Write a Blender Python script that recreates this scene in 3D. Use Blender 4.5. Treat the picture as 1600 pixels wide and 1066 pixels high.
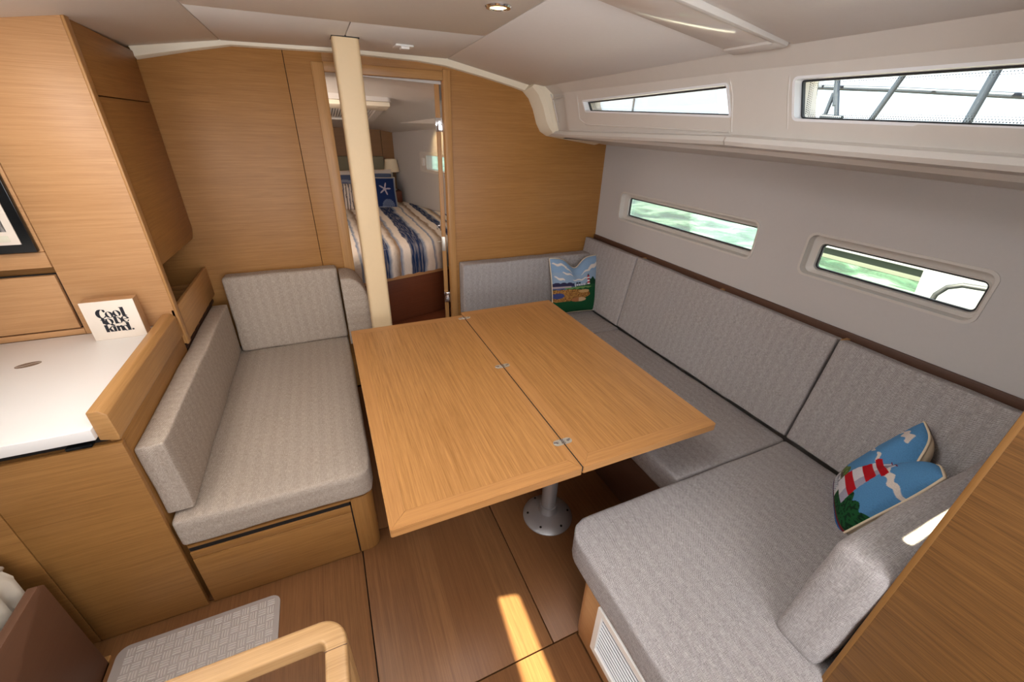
import bpy, bmesh, math, random
from math import sin, cos, pi, sqrt, exp, atan2, hypot
from mathutils import Vector, Matrix, noise
random.seed(7)
D = bpy.data
SC = bpy.context.scene
for o in list(D.objects):
    D.objects.remove(o, do_unlink=True)
COL = SC.collection

# ------------------------------------------------------------------ camera
cam = D.cameras.new('camera'); cam.sensor_width = 36.0; cam.lens = 631.8/1600*36
cam.clip_start = 0.02; cam.clip_end = 400
co = D.objects.new('camera', cam); COL.objects.link(co)
R = ((0.91490972, -0.4025677, 0.02965557), (-0.16193239, -0.43333131, -0.88656747), (0.36975411, 0.806327, -0.46164778))
m = Matrix.Identity(4)
for i in range(3):
    m[i][0] = R[0][i]; m[i][1] = -R[1][i]; m[i][2] = -R[2][i]
m[0][3], m[1][3], m[2][3] = 0.0, 0.0, 1.7
co.matrix_world = m
SC.camera = co

# ------------------------------------------------------------------ colour management, world, sun, lights
SC.view_settings.view_transform = 'Standard'
SC.view_settings.look = 'None'
SC.view_settings.gamma = 1.0
SC.view_settings.use_curve_mapping = False
SC.view_settings.exposure = 0.0

W = D.worlds.new('sky'); SC.world = W; W.use_nodes = True
bgn = W.node_tree.nodes['Background']
bgn.inputs[0].default_value = (0.84, 0.93, 1.0, 1); bgn.inputs[1].default_value = 2.4

def light(name, kind, loc, target, energy, color, size=None, sizey=None, spot=None, blend=.5, spread=None):
    l = D.lights.new(name, kind); l.energy = energy; l.color = color
    if kind == 'AREA':
        l.shape = 'RECTANGLE'; l.size = size; l.size_y = sizey or size
        if spread: l.spread = spread
    if kind == 'SPOT':
        l.spot_size = spot; l.spot_blend = blend; l.shadow_soft_size = size or .03
    if kind == 'POINT': l.shadow_soft_size = size or .03
    o = D.objects.new(name, l); COL.objects.link(o); o.location = loc
    d = Vector(target) - Vector(loc)
    o.rotation_euler = d.to_track_quat('-Z', 'Y').to_euler()
    return o

SUND = Vector((1.43, -0.30, -1.80)).normalized()
sun = light('sun', 'SUN', (0, 0, 6), Vector((0, 0, 6)) + SUND, 90, (1.0, .93, .66)); sun.data.angle = 0.009
# area lamps standing in for companionway, hatch and port-window daylight, plus added fill
light('companionway_daylight', 'AREA', (0.05, -0.75, 1.98), (-.2, 0.9, 0.2), 15, (.98, .98, 1.0), 0.8, 0.7)
light('aft_fill', 'AREA', (0.2, -1.42, 1.1), (0.3, 2, 1.95), 38, (.90, .95, 1.0), 1.4, 1.0)  # fill lamp added behind the camera to lift the saloon and ceiling
light('hatch_daylight', 'AREA', (0.30, 0.72, 2.03), (0.30, .80, 0), 9, (.97, .98, 1.0), 0.5, 0.4)
light('port_daylight', 'AREA', (-0.94, 0.55, 1.78), (1.9, 1.1, 1.2), 10, (.94, .97, 1.0), 0.9, 0.14)
light('galley_fill', 'AREA', (-0.80, 1.40, 1.90), (-.85, 1.5, 0.9), 4.5, (1.0, .95, .90), 0.25, 0.25)  # overhead lamp added to brighten the worktop; no hatch is built there
light('cabin_fill', 'AREA', (-0.38, 3.15, 1.65), (0.7, 4.5, .9), 11, (1.0, .86, .74), 0.5, 0.5)  # added lamp hidden behind the bulkhead to light the forward cabin

# ------------------------------------------------------------------ materials
def s2l(c):
    return tuple(((x/255/12.92) if x/255 <= .04045 else ((x/255+.055)/1.055)**2.4) for x in c)

class N:
    def __init__(s, name, rough=.5, metallic=0.0, spec=.5):
        s.m = D.materials.new(name); s.m.use_nodes = True; s.t = s.m.node_tree
        s.b = s.t.nodes['Principled BSDF']; s.out = s.t.nodes['Material Output']
        s.b.inputs['Roughness'].default_value = rough; s.b.inputs['Metallic'].default_value = metallic
        s.b.inputs['Specular IOR Level'].default_value = spec
    def n(s, t, **k):
        x = s.t.nodes.new(t)
        for a, b in k.items(): setattr(x, a, b)
        return x
    def l(s, a, b): s.t.links.new(a, b)
    def math(s, op, a, b=None, c=None):
        x = s.n('ShaderNodeMath', operation=op)
        for i, v in enumerate((a, b, c)):
            if v is None: continue
            if hasattr(v, 'links'): s.l(v, x.inputs[i])
            else: x.inputs[i].default_value = v
        return x.outputs[0]
    def mix(s, f, a, b, blend='MIX'):
        x = s.n('ShaderNodeMix', data_type='RGBA', blend_type=blend)
        for i, v in ((0, f), (6, a), (7, b)):
            if hasattr(v, 'links'): s.l(v, x.inputs[i])
            elif i == 0: x.inputs[0].default_value = v
            else: x.inputs[i].default_value = (*v[:3], 1)
        return x.outputs[2]
    def ramp(s, f, stops):
        x = s.n('ShaderNodeValToRGB'); e = x.color_ramp.elements
        while len(e) < len(stops): e.new(.5)
        for i, (p, c) in enumerate(stops):
            e[i].position = p; e[i].color = (*c[:3], 1)
        s.l(f, x.inputs[0]); return x.outputs[0]
    def uv(s, sx=1, sy=1, node='UV'):
        t = s.n('ShaderNodeTexCoord'); mp = s.n('ShaderNodeMapping')
        s.l(t.outputs[node], mp.inputs[0]); mp.inputs['Scale'].default_value = (sx, sy, 1 if node == 'UV' else sx)
        return mp.outputs[0]
    def noise(s, vec, scale, detail=3, rough=.5, dist=0):
        x = s.n('ShaderNodeTexNoise'); s.l(vec, x.inputs['Vector'])
        x.inputs['Scale'].default_value = scale; x.inputs['Detail'].default_value = detail
        x.inputs['Roughness'].default_value = rough; x.inputs['Distortion'].default_value = dist
        return x.outputs[0]
    def bump(s, h, strength=.2, dist=.002):
        x = s.n('ShaderNodeBump'); x.inputs['Strength'].default_value = strength; x.inputs['Distance'].default_value = dist
        s.l(h, x.inputs['Height']); s.l(x.outputs[0], s.b.inputs['Normal'])
    def col(s, c):
        if hasattr(c, 'links'): s.l(c, s.b.inputs['Base Color'])
        else: s.b.inputs['Base Color'].default_value = (*c[:3], 1)
        return s

def plain(name, c, rough=.5, metallic=0, spec=.5, fine=0.0):
    a = N(name, rough, metallic, spec); lin = s2l(c)
    if fine:
        f = a.noise(a.uv(1, 1, 'Object'), fine, 4, .6)
        a.col(a.mix(a.math('MULTIPLY', f, .25), lin, tuple(x*.8 for x in lin)))
        a.bump(a.noise(a.uv(1, 1, 'Object'), fine*4, 2), .08, .001)
    else:
        a.col(lin)
    return a.m

def wood(name, light_, dark, rough=.42, streak=.55, scale=1.0, plank=0.0, pc=None, spec=.4):
    """veneer: grain runs along the U of the metre-true UVs"""
    a = N(name, rough, 0, spec)
    L, Dk = s2l(light_), s2l(dark)
    fine = a.noise(a.uv(8.0*scale, 380*scale), 1, 3, .7)
    mid = a.noise(a.uv(2.2*scale, 95*scale), 1, 4, .65, .15)
    big = a.noise(a.uv(.7*scale, 11*scale), 1, 3, .5)
    f1 = a.ramp(fine, [(.38, (0, 0, 0)), (.68, (1, 1, 1))])
    f2 = a.ramp(mid, [(.35, (0, 0, 0)), (.70, (1, 1, 1))])
    s = a.math('ADD', a.math('MULTIPLY', f1, .45*streak), a.math('MULTIPLY', f2, .55*streak))
    s = a.math('ADD', s, a.math('MULTIPLY', a.math('SUBTRACT', big, .5), .38))
    c = a.mix(s, L, Dk)
    if plank:
        t = a.n('ShaderNodeTexCoord'); sp = a.n('ShaderNodeSeparateXYZ'); a.l(t.outputs['UV'], sp.inputs[0])
        k = a.math('FLOOR', a.math('DIVIDE', sp.outputs[1], plank))
        wn = a.n('ShaderNodeTexWhiteNoise', noise_dimensions='1D'); a.l(k, wn.inputs['W'])
        c = a.mix(a.math('MULTIPLY', wn.outputs[0], .5), c, s2l(pc), 'MIX')
    a.col(c)
    a.bump(f1, .05, .0006)
    return a.m

def fabric(name, light_, dark, band=.024, pitch=.0040):
    """herringbone weave drawn in metres on the UVs; bands run along U"""
    a = N(name, .92, 0, .15)
    t = a.n('ShaderNodeTexCoord'); sp = a.n('ShaderNodeSeparateXYZ'); a.l(t.outputs['UV'], sp.inputs[0])
    U, V = sp.outputs[0], sp.outputs[1]
    tri = a.math('PINGPONG', V, band)
    q = a.math('ADD', U, tri)
    st = a.math('SINE', a.math('MULTIPLY', q, 2*pi/pitch))
    st = a.math('MULTIPLY_ADD', st, .85, .5); st = a.math('MAXIMUM', a.math('MINIMUM', st, 1.0), 0.0)
    yarn = a.noise(a.uv(500, 60), 1, 2, .7); yarn2 = a.noise(a.uv(50, 420), 1, 2, .7)
    half = a.math('LESS_THAN', a.math('FRACT', a.math('DIVIDE', V, 2*band)), .5)
    f = a.math('MULTIPLY_ADD', st, .72, a.math('MULTIPLY', half, .045))
    f = a.math('ADD', f, a.math('MULTIPLY', a.math('SUBTRACT', a.math('ADD', yarn, yarn2), 1.0), .9))
    f = a.math('ADD', f, .05)
    big = a.noise(a.uv(4, 4), 1, 2)
    c = a.mix(f, s2l(dark), s2l(light_))
    c = a.mix(a.math('MULTIPLY', big, .22), c, tuple(x*.7 for x in s2l(light_)))
    a.col(c)
    a.bump(a.math('ADD', st, yarn), .3, .0008)
    return a.m

def emis(name, c, st):
    a = N(name); a.col((0, 0, 0)); a.b.inputs['Emission Color'].default_value = (*c, 1)
    a.b.inputs['Emission Strength'].default_value = st
    return a.m

def glassm(name, tint=(.96, .98, .98)):
    a = N(name)
    tr = a.n('ShaderNodeBsdfTransparent'); tr.inputs[0].default_value = (*tint, 1)
    gl = a.n('ShaderNodeBsdfGlossy'); gl.inputs['Roughness'].default_value = .02
    fr = a.n('ShaderNodeFresnel'); fr.inputs[0].default_value = 1.45
    mx = a.n('ShaderNodeMixShader'); a.l(a.math('MULTIPLY', fr.outputs[0], .6), mx.inputs[0]); a.l(tr.outputs[0], mx.inputs[1]); a.l(gl.outputs[0], mx.inputs[2])
    a.l(mx.outputs[0], a.out.inputs[0])
    return a.m

M = {}
M['wall_wood'] = wood('oak_veneer_wall', (174, 124, 66), (136, 88, 38), .45, .8)
M['cab_wood'] = wood('oak_veneer_cabinet', (204, 156, 108), (172, 122, 76), .42, .8)
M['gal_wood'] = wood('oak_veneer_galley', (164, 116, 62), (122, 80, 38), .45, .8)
M['solid_oak'] = wood('solid_oak_trim', (190, 142, 88), (152, 106, 58), .40, .7)
M['rail_oak'] = wood('pale_oak_handrail', (188, 148, 100), (150, 110, 68), .42, .9)
M['table_wood'] = wood('oak_veneer_table', (196, 142, 84), (140, 92, 46), .36, 1.0, 1.1, spec=.4)
M['table_band'] = wood('oak_table_banding', (194, 140, 84), (152, 102, 56), .36, .8, 1.0, spec=.4)
M['floor_wood'] = wood('varnished_floor_veneer', (142, 98, 60), (96, 60, 34), .42, .85, .9, plank=.098, pc=(112, 72, 42))
M['cheek'] = wood('dark_brown_laminate', (112, 78, 58), (92, 60, 44), .5, .3)
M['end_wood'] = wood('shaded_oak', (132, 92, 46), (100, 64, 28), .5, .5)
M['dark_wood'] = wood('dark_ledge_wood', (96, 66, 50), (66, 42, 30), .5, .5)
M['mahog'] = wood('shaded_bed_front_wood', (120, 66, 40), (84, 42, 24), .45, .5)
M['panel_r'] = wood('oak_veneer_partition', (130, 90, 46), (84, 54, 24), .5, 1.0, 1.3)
M['fabric'] = fabric('herringbone_weave', (218, 202, 186), (112, 95, 80))
M['fabric_r'] = fabric('herringbone_weave_grey', (214, 206, 203), (88, 80, 77), .022, .0040)
M['ceil'] = plain('ceiling_vinyl', (232, 228, 224), .6, fine=60)
M['hull_vinyl'] = plain('hull_side_vinyl', (200, 194, 190), .65, fine=80)
M['gelcoat'] = plain('moulded_gelcoat', (212, 205, 197), .38, fine=25)
M['cream'] = plain('cream_edge_moulding', (236, 224, 200), .4)
M['post'] = plain('cream_leather_post', (228, 200, 158), .5, fine=40)
M['worktop'] = plain('white_solid_surface', (238, 232, 226), .3)
M['black'] = plain('black_gap', (14, 13, 13), .6)
M['blackgloss'] = plain('black_gloss', (16, 20, 22), .2)
M['steel'] = plain('brushed_steel', (204, 198, 186), .4, .7)
M['chrome'] = plain('polished_steel', (225, 225, 228), .12, 1.0)
M['alu'] = plain('satin_aluminium', (176, 174, 174), .42, .55)
M['white'] = plain('white_plastic', (236, 232, 226), .4)
M['glossy_white'] = plain('gloss_white_shade', (222, 212, 202), .10, spec=.6)
M['seal'] = plain('window_seal', (40, 42, 46), .5)
M['winframe'] = plain('window_flange', (236, 236, 238), .3)
M['glass'] = glassm('clear_glass')
M['matte_grey'] = plain('mat_vinyl', (172, 160, 152), .6)
M['mat_raised'] = plain('mat_vinyl_raised', (206, 196, 188), .5)
M['piping'] = plain('cream_piping', (222, 202, 172), .8)
M['backing'] = plain('beige_velvet_backing', (196, 176, 148), .9)
M['headboard'] = plain('grey_headboard_fabric', (126, 118, 96), .9, fine=300)
M['shade'] = plain('lamp_shade_fabric', (232, 214, 182), .8)
M['towel'] = plain('white_towel', (236, 224, 206), .95, fine=200)
M['print_black'] = plain('print_black', (24, 24, 34), .6)
M['sign_face'] = plain('sign_face', (240, 226, 210), .6)
M['sign_side'] = wood('sign_side_wood', (190, 148, 106), (160, 116, 76), .6, .5)
M['louvre'] = plain('grille_louvre', (226, 226, 228), .35)
M['grille_grey'] = plain('grille_shadow_grey', (96, 102, 108), .7)
M['inlay'] = plain('brown_inlay', (122, 98, 78), .4)
M['lamp_on'] = emis('lit_lamp_lens', (1.0, .72, .28), 9)
M['led'] = emis('lit_amber_diffuser', (1.0, .70, .32), 1.3)
M['dock'] = plain('weathered_dock', (62, 66, 60), .8, fine=8)
M['deck'] = plain('deck_grey', (110, 108, 104), .8, fine=8)
M['algae'] = plain('green_algae', (56, 66, 30), .9, fine=20)
M['boat_white'] = plain('neighbour_boat_white', (96, 97, 102), .4)
M['canvas'] = plain('cream_canvas', (226, 220, 198), .8)
M['rail_ext'] = plain('dark_steel_tube', (30, 36, 48), .35, .2)  # base colour darkened to keep the sunlit tubes from blowing out
M['hose'] = plain('black_hose', (22, 24, 28), .5)

def vcol():
    a = N('woven_print', .85, 0, .2)
    at = a.n('ShaderNodeAttribute', attribute_name='print'); nz = a.noise(a.uv(300, 300), 1, 1)
    a.col(a.mix(a.math('MULTIPLY', nz, .35), at.outputs[0], (0, 0, 0)))
    a.bump(nz, .2, .0008)
    return a.m
M['print'] = vcol()

def watermat():
    a = N('green_water', .3, 0, .3)
    f = a.noise(a.uv(1, 1, 'Object'), 1.6, 5, .6, .6)
    a.col(a.ramp(f, [(.40, s2l((30, 46, 40))), (.50, s2l((44, 66, 55))), (.58, s2l((72, 90, 81)))]))
    a.bump(f, .6, .2)
    return a.m
M['water'] = watermat()

def bedmat():
    a = N('striped_quilt', .9, 0, .1)
    t = a.n('ShaderNodeTexCoord'); sp = a.n('ShaderNodeSeparateXYZ'); a.l(t.outputs['UV'], sp.inputs[0])
    w = a.noise(a.uv(4, 3), 1, 3, .6)
    u = a.math('MULTIPLY_ADD', a.math('SUBTRACT', w, .5), .07, sp.outputs[0])
    f = a.math('FRACT', a.math('DIVIDE', u, .62))
    cw, bl, lb, tn = s2l((232, 220, 206)), s2l((34, 54, 92)), s2l((128, 142, 164)), s2l((150, 122, 96))
    c = a.ramp(f, [(0, bl), (.12, bl), (.14, lb), (.19, cw), (.27, cw), (.29, lb), (.33, cw), (.43, tn), (.46, cw), (.54, cw), (.56, bl), (.64, bl), (.66, lb), (.70, cw), (.78, tn), (.81, lb), (.85, cw), (.92, cw), (.95, bl)])
    c.node.color_ramp.interpolation = 'EASE'
    fb = a.noise(a.uv(70, 6), 1, 2, .6)
    a.col(a.mix(a.math('MULTIPLY', a.ramp(fb, [(.45, (0, 0, 0)), (.7, (1, 1, 1))]), .35), c, cw))
    q = a.noise(a.uv(40, 40), 1, 2)
    a.bump(q, .5, .01)
    return a.m
M['quilt'] = bedmat()

# ------------------------------------------------------------------ mesh helpers
ROOTLOC = {}
def tag(o, label=None, cat=None, group=None, kind=None):
    if label: o['label'] = label
    if cat: o['category'] = cat
    if group: o['group'] = group
    if kind: o['kind'] = kind
    return o
def empty(name, loc, label=None, cat=None, group=None, kind=None):
    o = D.objects.new(name, None); COL.objects.link(o); o.location = loc; o.empty_display_size = .05
    ROOTLOC[o] = Vector(loc)
    return tag(o, label, cat, group, kind)

def setuv(me, grain, axes=None, rot=None):
    """metre-true UVs. grain: 'x','y','z' world axis that U follows."""
    g = 'xyz'.index(grain)
    uvl = me.uv_layers.new(name='UVMap') if not me.uv_layers else me.uv_layers[0]
    vs = me.vertices
    for p in me.polygons:
        n = p.normal; k = max(range(3), key=lambda i: abs(n[i]))
        if k != g: a = g; b = 3-k-g
        else: a, b = [i for i in range(3) if i != k]
        for li in p.loop_indices:
            v = vs[me.loops[li].vertex_index].co
            uvl.data[li].uv = (v[a] + k*.37, v[b])

def finish(name, bm, mat, parent=None, grain='x', smooth=False, loc=None, frame=None, keepuv=False, autosmooth=None):
    bmesh.ops.recalc_face_normals(bm, faces=bm.faces)
    me = D.meshes.new(name); bm.to_mesh(me); bm.free()
    if not keepuv: setuv(me, grain)
    if smooth or autosmooth is not None:
        me.polygons.foreach_set('use_smooth', [True]*len(me.polygons))
    if autosmooth is not None:
        me.set_sharp_from_angle(angle=autosmooth)
    me.materials.append(M[mat] if isinstance(mat, str) else mat)
    o = D.objects.new(name, me); COL.objects.link(o)
    if frame is not None:
        me.transform(frame)
    if parent is not None:
        # vertices are world coords; put them in the parent's frame
        base = Vector((0, 0, 0)); q = parent
        while q is not None:
            base = base + Vector(q.location); q = q.parent
        me.transform(Matrix.Translation(-base))
        o.parent = parent
    else:
        xs = [v.co for v in me.vertices]
        c = Vector((sum(v.x for v in xs)/len(xs), sum(v.y for v in xs)/len(xs), min(v.z for v in xs)))
        if loc is not None: c = Vector(loc)
        me.transform(Matrix.Translation(-c)); o.location = c
    return o

def bm_box(x0, x1, y0, y1, z0, z1, bev=.0, seg=2, bm=None):
    own = bm is None
    if own: bm = bmesh.new()
    t = bmesh.new()
    vs = [t.verts.new((x, y, z)) for x in (x0, x1) for y in (y0, y1) for z in (z0, z1)]
    for f in ((0, 1, 3, 2), (4, 6, 7, 5), (0, 4, 5, 1), (2, 3, 7, 6), (0, 2, 6, 4), (1, 5, 7, 3)):
        t.faces.new([vs[i] for i in f])
    if bev:
        bmesh.ops.bevel(t, geom=t.edges[:], offset=bev, segments=seg, profile=.5, affect='EDGES')
    merge(bm, t)
    return bm
def merge(bm, t):
    me = D.meshes.new('tmp'); t.to_mesh(me); t.free(); bm.from_mesh(me); D.meshes.remove(me)

def box(name, x0, x1, y0, y1, z0, z1, mat, parent=None, grain='x', bev=.0015, seg=2, smooth=False):
    return finish(name, bm_box(x0, x1, y0, y1, z0, z1, bev, seg), mat, parent, grain, autosmooth=.6)

def P3(plane, a, b, c):
    return {'xy': (a, b, c), 'xz': (a, c, b), 'yz': (c, a, b)}[plane]
def bm_prism(pts, plane, c0, c1, bev=0, seg=2, bm=None):
    t = bmesh.new()
    lo = [t.verts.new(P3(plane, a, b, c0)) for a, b in pts]; hi = [t.verts.new(P3(plane, a, b, c1)) for a, b in pts]
    n = len(pts)
    t.faces.new(lo); t.faces.new(hi[::-1])
    for i in range(n): t.faces.new((lo[i], lo[(i+1) % n], hi[(i+1) % n], hi[i]))
    bmesh.ops.recalc_face_normals(t, faces=t.faces)
    if bev:
        ed = [e for e in t.edges if len(e.link_faces) == 2 and e.calc_face_angle(0) > .5]
        bmesh.ops.bevel(t, geom=ed, offset=bev, segments=seg, profile=.5, affect='EDGES')
    if bm is None: return t
    merge(bm, t); return bm
def prism(name, pts, plane, c0, c1, mat, parent=None, grain='x', bev=0.0, smooth=False):
    return finish(name, bm_prism(pts, plane, c0, c1, bev), mat, parent, grain, autosmooth=.6)

def rrect(a0, a1, b0, b1, r, n=6, corners=(1, 1, 1, 1)):
    """rounded rectangle, corners order: a1b1, a0b1, a0b0, a1b0"""
    out = []
    for (ca, cb, s, on) in ((a1, b1, 0, corners[0]), (a0, b1, 1, corners[1]), (a0, b0, 2, corners[2]), (a1, b0, 3, corners[3])):
        if not on: out.append((ca, cb)); continue
        sa = -1 if s in (0, 3) else 1; sb = -1 if s in (0, 1) else 1
        for i in range(n+1):
            t = (s + i/n)*pi/2
            out.append((ca + sa*r + r*cos(t), cb + sb*r + r*sin(t)))
    return out
def roundpoly(pts, r, n=5):
    out = []; k = len(pts)
    for i in range(k):
        p = Vector(pts[i]); a = Vector(pts[i-1]); b = Vector(pts[(i+1) % k])
        d1 = (a-p).normalized(); d2 = (b-p).normalized()
        p1 = p + d1*r; p2 = p + d2*r
        for j in range(n+1):
            t = j/n
            q = p1*(1-t)**2 + p*2*t*(1-t) + p2*t*t
            out.append((q.x, q.y))
    return out
def offpoly(pts, d):
    c = Vector((sum(p[0] for p in pts)/len(pts), sum(p[1] for p in pts)/len(pts)))
    n = len(pts); out = []
    area = sum(pts[i][0]*pts[(i+1) % n][1]-pts[(i+1) % n][0]*pts[i][1] for i in range(n))
    sg = 1 if area > 0 else -1
    for i in range(n):
        a = Vector(pts[i-1]); b = Vector(pts[(i+1) % n]); t = (b-a).normalized()
        nn = Vector((t.y, -t.x))*sg
        out.append((pts[i][0]+nn.x*d, pts[i][1]+nn.y*d))
    return out
def bm_ring(outer, inner, plane, c0, c1, bm=None):
    t = bmesh.new(); n = len(outer)
    V = [[t.verts.new(P3(plane, a, b, c)) for a, b in loop] for loop in (outer, inner) for c in (c0, c1)]
    for i in range(n):
        j = (i+1) % n
        t.faces.new((V[0][i], V[0][j], V[2][j], V[2][i])); t.faces.new((V[1][i], V[3][i], V[3][j], V[1][j]))
        t.faces.new((V[0][i], V[1][i], V[1][j], V[0][j])); t.faces.new((V[2][i], V[2][j], V[3][j], V[3][i]))
    if bm is None: return t
    merge(bm, t); return bm
def bm_tube(pts, r, n=10, bm=None, closed=False):
    t = bmesh.new(); rings = []
    P = [Vector(p) for p in pts]; k = len(P)
    up = None
    for i in range(k):
        a = P[i-1] if (i > 0 or closed) else P[i]; b = P[(i+1) % k] if (i < k-1 or closed) else P[i]
        d = (b-a).normalized()
        if up is None:
            up = Vector((0, 0, 1)) if abs(d.z) < .9 else Vector((1, 0, 0))
        s = d.cross(up).normalized(); up = s.cross(d).normalized()
        rr = r[i] if isinstance(r, (list, tuple)) else r
        rings.append([t.verts.new(P[i] + (s*cos(2*pi*j/n) + up*sin(2*pi*j/n))*rr) for j in range(n)])
    for i in range(k if closed else k-1):
        A, B = rings[i], rings[(i+1) % k]
        for j in range(n): t.faces.new((A[j], A[(j+1) % n], B[(j+1) % n], B[j]))
    if not closed:
        t.faces.new(rings[0]); t.faces.new(rings[-1][::-1])
    if bm is None: return t
    merge(bm, t); return bm
def tube(name, pts, r, mat, parent=None, n=10, closed=False):
    return finish(name, bm_tube(pts, r, n, closed=closed), mat, parent, 'z', autosmooth=.8)
def lathe(name, prof, cx, cy, mat, parent=None, n=32):
    t = bmesh.new(); rings = [[t.verts.new((cx+r*cos(2*pi*j/n), cy+r*sin(2*pi*j/n), z)) for j in range(n)] for r, z in prof]
    for a, b in zip(rings, rings[1:]):
        for j in range(n): t.faces.new((a[j], a[(j+1) % n], b[(j+1) % n], b[j]))
    t.faces.new(rings[0]); t.faces.new(rings[-1])
    return finish(name, t, mat, parent, 'z', autosmooth=.6)

def cut(o, cutters):
    """boolean the prisms (bmesh list) out of o"""
    for b in cutters:
        me = D.meshes.new('cutter'); bmesh.ops.recalc_face_normals(b, faces=b.faces); b.to_mesh(me); b.free()
        c = D.objects.new('cutter', me); COL.objects.link(c)
        md = o.modifiers.new('b', 'BOOLEAN'); md.operation = 'DIFFERENCE'; md.solver = 'EXACT'; md.object = c
        # cutter given in world coords; o may be offset
        bpy.context.view_layer.update()
        dg = bpy.context.evaluated_depsgraph_get()
        nm = D.meshes.new_from_object(o.evaluated_get(dg))
        o.modifiers.clear(); old = o.data; o.data = nm; D.objects.remove(c, do_unlink=True)
    return o

def fin_uv(o, grain='x'):
    me = o.data; setuv(me, grain)

def cushion(name, size, frame, mat, label=None, cat='cushion', group=None, r=.02, puff=(0, 0, 0), corner=None, cr=.08, band='x', parent=None, wr=.0015, bulge=None, n=22):
    """soft box: local size (lx,ly,lz) centred, frame -> world. puff: swell per axis. corner: plan corners (+-1,+-1) rounded with cr"""
    hx, hy, hz = [s/2 for s in size]; H = (hx, hy, hz)
    def axis(h):
        k = max(4, int(n*min(1, h/.3)))
        inner = [(-(h-r)) + 2*(h-r)*i/k for i in range(k+1)]
        return [-h, -h+.12*r, -h+.45*r] + inner + [h-.45*r, h-.12*r, h]
    ax = [axis(h) for h in H]
    t = bmesh.new()
    for k in range(3):
        a, b = [i for i in range(3) if i != k]
        for sg in (-1, 1):
            grid = []
            for u in ax[a]:
                row = []
                for v in ax[b]:
                    p = [0, 0, 0]; p[a] = u; p[b] = v; p[k] = sg*H[k]; row.append(t.verts.new(p))
                grid.append(row)
            for i in range(len(grid)-1):
                for j in range(len(grid[0])-1):
                    t.faces.new((grid[i][j], grid[i+1][j], grid[i+1][j+1], grid[i][j+1]))
    bmesh.ops.remove_doubles(t, verts=t.verts, dist=1e-6)
    bmesh.ops.recalc_face_normals(t, faces=t.faces)
    # UV from un-rounded box
    uvl = t.loops.layers.uv.new('UVMap'); g = 'xyz'.index(band)
    t.normal_update()
    off = random.random()
    for f in t.faces:
        nn = f.normal; k = max(range(3), key=lambda i: abs(nn[i]))
        if k != g: a = g; b = 3-k-g
        else: a, b = [i for i in range(3) if i != k]
        for l in f.loops: l[uvl].uv = (l.vert.co[a]+off, l.vert.co[b]+k*.013)
    for v in t.verts:
        p = v.co.copy()
        q = Vector([max(-(H[i]-r), min(H[i]-r, p[i])) for i in range(3)]); d = p-q
        if d.length > 1e-9: p2 = q + d*(r/d.length)
        else: p2 = p.copy()
        if corner:
            for (sx, sy) in corner:
                ax_, ay_ = p2.x*sx-(hx-cr), p2.y*sy-(hy-cr)
                if ax_ > 0 and ay_ > 0:
                    A, B = ax_/cr, ay_/cr
                    p2.x = sx*(hx-cr+cr*A*sqrt(max(0, 1-B*B/2))); p2.y = sy*(hy-cr+cr*B*sqrt(max(0, 1-A*A/2)))
        e = [1-min(1, abs(p[i]/H[i]))**2.6 for i in range(3)]
        for i in range(3):
            o_ = [j for j in range(3) if j != i]
            if puff[i]: p2[i] += (1 if p[i] > 0 else -1)*(abs(p[i])/H[i])**2*puff[i]*e[o_[0]]*e[o_[1]]
        if bulge: p2 = bulge(p2, H)
        if wr:
            w = noise.noise_vector(Vector((p.x*6+off*9, p.y*6, p.z*6)))*wr*2 + noise.noise_vector(Vector((p.x*22+off*9, p.y*22, p.z*22)))*wr*.5
            p2 += w
        v.co = p2
    o = finish(name, t, mat, parent, smooth=True, frame=frame, keepuv=True)
    return tag(o, label, cat, group)
def T(x, y, z, rx=0, ry=0, rz=0):
    return Matrix.Translation((x, y, z)) @ Matrix.Rotation(rz, 4, 'Z') @ Matrix.Rotation(ry, 4, 'Y') @ Matrix.Rotation(rx, 4, 'X')

YB = 2.72     # forward bulkhead plane
# ------------------------------------------------------------------ floor
fl = empty('floor', (0.3, 0.8, -.03), 'brown varnished wood veneer cabin sole in large panels', kind='structure')
g = .0022
box('subfloor', -1.65, 2.05, -1.6, YB+.06, -.06, -.022, 'black', fl)
for (x0, x1, y0, y1) in ((-1.65, -.095, .62, 1.34), (-.095, .52, .668, 1.415), (.52, 1.3, .668, 1.415), (-.095, .52, 1.415, 2.70), (.52, 1.3, 1.415, 2.70),
                         (-.105, .62, -.4, .668), (-1.65, -.105, -.4, .62), (-1.65, 2.0, -1.6, -.4), (-1.65, -.095, 1.34, 2.70), (1.3, 2.0, .668, 2.70), (.62, 2.0, -.4, .668)):
    box('floor_panel', x0+g, x1-g, y0+g, y1-g, -.022, 0, 'floor_wood', fl, 'y', .0012)
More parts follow.
